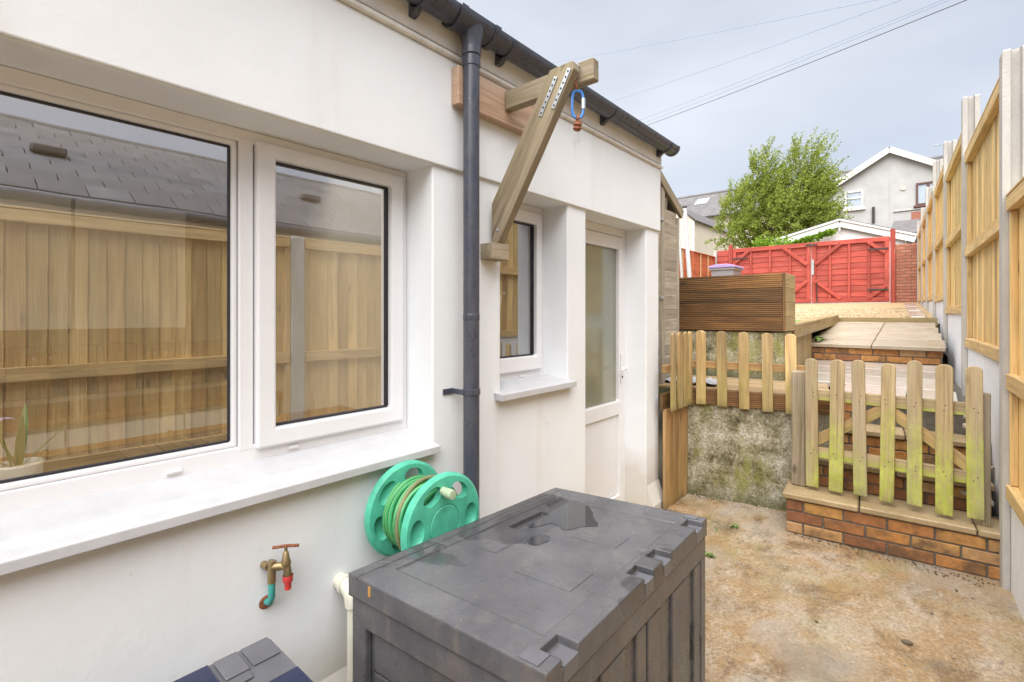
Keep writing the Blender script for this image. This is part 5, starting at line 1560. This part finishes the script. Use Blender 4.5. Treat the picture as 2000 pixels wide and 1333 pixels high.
box('exposed_brick', (x_, x2_), (HY - 0.025, HY - 0.004), (z2_ - 0.3, z_), M['pierbrick'], wing, 0.004)
dx_, _ = pix(1617, 400, HY)
tube('downpipe', [(dx_ - 0.06, HY - 0.08, ez - 0.1), (dx_ - 0.06, HY - 0.08, 2.2)], 0.06, M['iron'], wing, 8)
# outbuilding roof below the gable
ob = thing('lean_to', 'grey roofed lean-to at the foot of the gable house', 'lean-to', (-1.0, 24, 2))
x0_, z0_ = pix(1740, 437, 24.0); x1_, _ = pix(1815, 437, 24.0)
box('wall', (x0_, x1_ + 1.2), (24.0, 26.5), (2.0, z0_ - 0.45), M['pierbrick'], ob, 0)
bar('roof', ((x0_ + x1_ + 1.2) / 2, 23.8, z0_ - 0.46), ((x0_ + x1_ + 1.2) / 2, 26.7, z0_ + 0.45), x1_ - x0_ + 1.3, 0.05, M['slate'], ob)
# terrace row with long slate roof
TY = 31.0
ter = thing('terrace_row', 'long terrace with grey slate roof and cream rear wall behind the tree', 'house', (-10, 33, 2))
_, rz_l = pix(1400, 378, 34.0)
_, ez_l = pix(1400, 421, TY)
box('wall', (-30, 6), (TY, 37), (2.0, ez_l), M['creamwall'], ter, 0)
troof = bar('roof', (-12, TY - 0.25, ez_l - 0.05), (-12, 34.0, rz_l), 36, 0.08, M['slate'], ter)
bar('roof', (-12, 37.2, ez_l - 0.05), (-12, 34.0, rz_l), 36, 0.08, M['slate'], ter)
tube('ridge', [(-30, 34.0, rz_l + 0.02), (6, 34.0, rz_l + 0.02)], 0.12, M['slate'], ter, 8)
tube('gutter', [(-30, TY - 0.32, ez_l - 0.08), (6, TY - 0.32, ez_l - 0.08)], 0.07, M['iron'], ter, 8)
tsl = (Vector((0, 34.0, rz_l)) - Vector((0, TY - 0.25, ez_l - 0.05)))
for pxy in ((1373, 391), (1645, 345)):
    x_, _ = pix(*pxy, 33.0)
    c = Vector((x_, TY - 0.25, ez_l - 0.05)) + tsl * 0.66
    nrm = Vector((0, -tsl.z, tsl.y)).normalized()
    c += nrm * 0.06
    bar('skylight', c - tsl.normalized() * 0.45, c + tsl.normalized() * 0.45, 0.85, 0.08, M['metal'], troof, 0.01)
    c2 = c + nrm * 0.05
    bar('skylight_pane', c2 - tsl.normalized() * 0.38, c2 + tsl.normalized() * 0.38, 0.70, 0.02, M['farglass'], troof, 0.0)
far_window(ter, (1360, 431), (1383, 462), TY, M['whitepaint'], M['farglass'])
# rear wing at the left
wx0, _ = pix(1330, 440, 24.0); wx1, wz1 = pix(1356, 432, 24.0)
lw = thing('rear_extension', 'cream rear extension with sloping eave left of the tree', 'house', (wx0, 25, 2))
_, wz0 = pix(1338, 414, 24.0)
link('wall', prism_mesh([(wx1 - 3.2, 2), (wx1, 2), (wx1, wz1), (wx1 - 0.8, wz1 + 0.75), (wx1 - 3.2, wz1 + 0.75)], 6.0), M['creamwall'], lw, Matrix.Translation((0, 27.0, 0)))
bar('roof', (wx1 + 0.15, 27.0, wz1 - 0.02), (wx1 - 0.9, 27.0, wz1 + 0.90), 6.2, 0.06, M['slate'], lw)
tube('downpipe', [(wx1 - 0.02, 23.93, wz1 - 0.05), (wx1 - 0.02, 23.93, 2.2)], 0.06, M['whitepaint'], lw, 8)
# aerial
ax, az = pix(1858, 281, 33.9)
ae = thing('tv_aerial', 'thin television aerial above the fence against the sky', 'aerial', (ax, 33.9, az - 1.2))
tube('mast', [(ax, 33.9, az - 2.2), (ax, 33.9, az + 0.1)], 0.025, M['metal'], ae, 6)
tube('boom', [(ax - 0.7, 33.9, az + 0.07), (ax + 0.3, 33.9, az)], 0.018, M['metal'], ae, 6)
for k in range(6):
    x = ax - 0.62 + 0.16 * k
    tube('element', [(x, 33.7, az + 0.05), (x, 34.1, az + 0.05)], 0.010, M['metal'], ae, 5)

# ================================================================== TREE
def tree():
    rnd = random.Random(11)
    TYY = 22.0
    P = lambda px, py, dy=0.0: Vector((pix(px, py, TYY)[0], TYY + dy, pix(px, py, TYY)[1]))
    base = P(1515, 480); base.z = 1.75
    t = thing('leafy_tree', 'feathery light green tree rising behind the red gates', 'tree', tuple(base))
    trunk_top = P(1520, 455)
    tube('trunk', [base, base.lerp(trunk_top, 0.5) + Vector((0.06, 0, 0)), trunk_top], [0.17, 0.14, 0.11], M['bark'], t, 10)
    # crown lobes: centre pixel, half width px, half height px, depth m, number of sprays
    lobes = [((1470, 420), 62, 60, 1.5, 260), ((1550, 415), 64, 66, 1.6, 290), ((1490, 358), 36, 54, 0.8, 90), ((1570, 350), 40, 60, 0.9, 120), ((1525, 452), 95, 30, 1.4, 200), ((1430, 455), 34, 30, 0.9, 60), ((1596, 382), 28, 34, 0.7, 55), ((1600, 445), 28, 26, 0.9, 45)]
    for (c, hw, hh, dp_, n) in lobes[:5]:
        q = P(*c)
        mid = trunk_top.lerp(q, 0.5) + Vector((rnd.uniform(-.2, .2), rnd.uniform(-.3, .3), -0.1))
        tube('limb', [trunk_top, mid, q, q + Vector((0.15, 0, 0.7))], [0.09, 0.06, 0.035, 0.012], M['bark'], t, 7)
    verts, faces = [], []
    twigs = bmesh.new()
    sc_ = 0.0209
    for (c, hw, hh, dp_, n) in lobes:
        cc = P(*c)
        for _ in range(n):
            while True:
                a = Vector((rnd.uniform(-1, 1), rnd.uniform(-1, 1), rnd.uniform(-1, 1)))
                if a.length <= 1 and rnd.random() < 0.25 + 0.75 * a.length: break
            p0 = cc + Vector((a.x * hw * sc_, a.y * dp_, a.z * hh * sc_)) * 0.92
            out = Vector((a.x, a.y * 0.7, a.z * 0.8))
            d = (out * 0.7 + Vector((0.28, rnd.uniform(-.35, .35), 0.75 if a.z > -0.25 else 0.05)) + Vector((rnd.gauss(0, .22), rnd.gauss(0, .22), rnd.gauss(0, .2)))).normalized()
            L = rnd.uniform(0.45, 1.0) * (0.95 if a.z > 0.3 else 0.75)
            bend = Vector((0.22, 0, -0.18 if a.z < 0 else 0.05))
            nl = int(56 * L + 18)
            for k in range(nl):
                s = (k + rnd.random()) / nl
                p = p0 + d * (L * s) + bend * (s * s * L) + Vector((rnd.gauss(0, 0.035), rnd.gauss(0, 0.05), rnd.gauss(0, 0.035)))
                ld = (d * 0.8 + Vector((rnd.uniform(-1, 1), rnd.uniform(-1, 1), rnd.uniform(-0.8, 0.6)))).normalized()
                sd_ = ld.cross(Vector((rnd.uniform(-1, 1), rnd.uniform(-1, 1), rnd.uniform(-1, 1)))).normalized()
                ll = rnd.uniform(0.08, 0.145) * (1 - 0.3 * s); wl = ll * rnd.uniform(0.18, 0.28)
                b0 = len(verts)
                verts += [p, p + ld * ll * 0.5 + sd_ * wl, p + ld * ll, p + ld * ll * 0.5 - sd_ * wl]
                faces.append((b0, b0 + 1, b0 + 2, b0 + 3))
            if a.z > 0:
                pe = p0 + d * L + bend * L
                e1 = Vector((0.006, 0, 0))
                vv = [twigs.verts.new(p0 - e1), twigs.verts.new(p0 + e1), twigs.verts.new(pe)]
                twigs.faces.new(vv)
    me = bpy.data.meshes.new('m')
    me.from_pydata([tuple(v) for v in verts], [], faces)
    link('crown', me, M['leaf'], t)
    link('twigs', mesh_of(twigs), M['bark'], t)
tree()
def leafy(name, label, cat, pts_fn, n, m, size, seed, kind=None):
    rnd = random.Random(seed)
    verts, faces = [], []
    for _ in range(n):
        p = pts_fn(rnd)
        ld = Vector((rnd.uniform(-1, 1), rnd.uniform(-1, 0.2), rnd.uniform(-1, 0.6))).normalized()
        sd_ = ld.cross(Vector((rnd.uniform(-1, 1), rnd.uniform(-1, 1), rnd.uniform(-1, 1)))).normalized()
        ll = size * rnd.uniform(0.6, 1.2)
        b0 = len(verts)
        verts += [p, p + ld * ll * 0.5 + sd_ * ll * 0.4, p + ld * ll, p + ld * ll * 0.5 - sd_ * ll * 0.4]
        faces.append((b0, b0 + 1, b0 + 2, b0 + 3))
    me = bpy.data.meshes.new('m'); me.from_pydata([tuple(v) for v in verts], [], faces)
    return tag(link(name, me, m), label, cat, kind=kind)
def ivy_pt(rnd):
    s = rnd.random() ** 0.8
    e = Vector((glx, GYY - 0.10, glz - 0.18)).lerp(Vector((grx - 0.15, GYY - 0.10, grz - 0.28)), s)
    return e + Vector((rnd.gauss(0, 0.05), rnd.uniform(-0.12, 0.05), -abs(rnd.gauss(0, 0.16 * (1 - s) + 0.02))))
leafy('climber', 'bright green climber hanging under the left bargeboard of the garage', 'climber', ivy_pt, 900, M['ivy'], 0.10, 3)
def shrub_pt(rnd):
    x, z = pix(rnd.uniform(1475, 1545), rnd.uniform(462, 482), 16.3)
    return Vector((x, 16.3 + rnd.uniform(-.3, .3), z - rnd.random() * 0.6))
leafy('shrub', 'low green shrub between tree and garage behind the left gate', 'shrub', shrub_pt, 1300, M['ivy'], 0.10, 4)

# ================================================================== OVERHEAD CABLES
def ray(px, py, t):
    u, v = (px - 1000) / 950, (613 - py) / 950
    s, c = math.sin(YAW), math.cos(YAW)
    return Vector((t * (-s + c * u), t * (c + s * u), 1.5 + t * v))
cl = [((1060, 128), (1750, -8), 26, 11, 'topmost of the five overhead cables, flattest one', 'cable'),
      ((1170, 209), (1790, -11), 26, 11, 'second of the five overhead cables from the top', 'cable'),
      ((1225, 246), (1880, -16), 26, 11, 'third of the five overhead cables from the top', 'cable'),
      ((1235, 251), (1893, -16), 26, 11, 'thin fourth overhead cable just above the dark one', 'cable'),
      ((1240, 256), (1925, -15), 26, 11, 'lowest and darkest of the five overhead cables', 'cabledark')]
for a, b, ta, tb, lb, mk in cl:
    A, B = ray(*a, ta), ray(*b, tb)
    A2 = A + (A - B) * 0.25; B2 = B + (B - A) * 0.5
    pts_ = [A2.lerp(B2, k / 16) - Vector((0, 0, 0.16 * math.sin(math.pi * k / 16))) + Vector((0, 0, 0.12)) for k in range(17)]
    tag(tube('overhead_cable', pts_, 0.010 if mk == 'cabledark' else 0.0075, M[mk], None, 6), lb, 'cable', 'overhead cables')

# ================================================================== SMALL THINGS ON THE GROUND
def ground_at(px, py, z=0.0):
    t = 950 * (1.5 - z) / (py - 613)
    p = ray(px, py, t)
    return Vector((p.x, p.y, z))
def weed(px, py, z, n, L, label, seed):
    rnd = random.Random(seed)
    p = ground_at(px, py, z) if py > 650 else None
    t = thing('weed', label, 'weed', tuple(p))
    for k in range(n):
        a = rnd.uniform(0, 6.28)
        link('leaf', strap_leaf(p + Vector((rnd.gauss(0, .012), rnd.gauss(0, .012), 0.003)), (math.cos(a), math.sin(a), rnd.uniform(0.4, 1.3)), L * rnd.uniform(0.6, 1.1), L * 0.13, L * 0.35, 5), M['weed'], t)
weed(1387, 1087, 0.005, 12, 0.05, 'small green weed on the concrete behind the storage box', 1)
weed(1432, 1030, 0.005, 9, 0.045, 'flat dark weed on the concrete below the mossy wall', 2)
weed(1399, 1035, 0.005, 7, 0.035, 'tiny weed tuft just past the far lid corner', 6)
pw = ground_at(1592, 690, 1.0)
tw = thing('weed', 'leafy green weed growing between sleeper and upper paving', 'weed', (-1.07, 6.75, 1.15))
rnd = random.Random(8)
for k in range(26):
    a = rnd.uniform(0, 6.28)
    link('leaf', strap_leaf((-1.045 + rnd.uniform(-.02, .03), 6.72 + rnd.uniform(-.1, .25), 1.18), (math.cos(a) + 0.4, math.sin(a) - 0.3, rnd.uniform(0.5, 1.4)), 0.10 * rnd.uniform(0.6, 1.1), 0.018, 0.03, 5), M['weed'], tw)
p = ground_at(1527, 988, 0.012)
pb = tag(link('pink_ball', lathe_mesh([(0, 0.014)] + [(0.014 * math.sin(R(a)), 0.014 * math.cos(R(a))) for a in range(20, 180, 20)] + [(0, -0.014)], 14), M['pink'], None, Matrix.Translation(tuple(p + Vector((0, -0.02, 0.004))))), 'tiny pink ball at the corner of the mossy wall and step', 'ball')
PEB = [(1467, 985, 0.016, 'pebble'), (1483, 990, 0.014, 'slabwet'), (1500, 997, 0.013, 'pebble'), (1458, 1061, 0.017, 'slab'), (1772, 1258, 0.016, 'bark'), (1868, 1155, 0.008, 'bark'), (1820, 1200, 0.007, 'bark'), (1595, 1216, 0.008, 'bark'), (1900, 1170, 0.006, 'bark')]
plb = ['reddish brown pebble against the mossy wall', 'pale pebble against the mossy wall', 'rightmost pebble against the mossy wall, near the pink ball', 'pale stone chip lying on the concrete before the mossy wall', 'dark lump lying in the middle of the concrete yard', 'dark crumb nearest the first concrete post',
       'dark crumb on the concrete in front of the brick step', 'dark crumb on the left of the open concrete', 'smallest dark crumb at the right edge']
for (px, py, r_, mk), lb in zip(PEB, plb):
    p = ground_at(px, py)
    bm = bmesh.new()
    bmesh.ops.create_icosphere(bm, subdivisions=2, radius=r_)
    for v in bm.verts: v.co = Vector((v.co.x * 1.3, v.co.y * 0.8, v.co.z * 0.6)) * (1 + 0.35 * mnoise.noise(v.co * 90 + p))
    tag(link('pebble', mesh_of(bm, True), M[mk], None, Matrix.Translation((p.x, p.y, r_ * 0.45)) @ Matrix.Rotation(px, 4, 'Z')), lb, 'pebble', 'crumbs and pebbles on the yard')
tag(stones('wall_foot_grit', ((-1.5, -0.8), (3.97, 4.12)), 160, 0.003, 0.009, lambda x, y: 0.004, M['pebble'], 21), 'grit and small stones gathered at the foot of the mossy wall', 'grit', kind='stuff')
tag(stones('step_foot_grit', ((-0.75, 0.28), (3.70, 3.80)), 140, 0.002, 0.006, lambda x, y: 0.004, M['soil'], 22), 'dark grit gathered along the foot of the brick step', 'grit', kind='stuff')
tag(stones('grit', ((-1.5, 0.35), (1.6, 4.1)), 700, 0.0015, 0.005, lambda x, y: 0.003, M['pebble'], 9), 'fine grit scattered over the concrete yard', 'grit', kind='stuff')
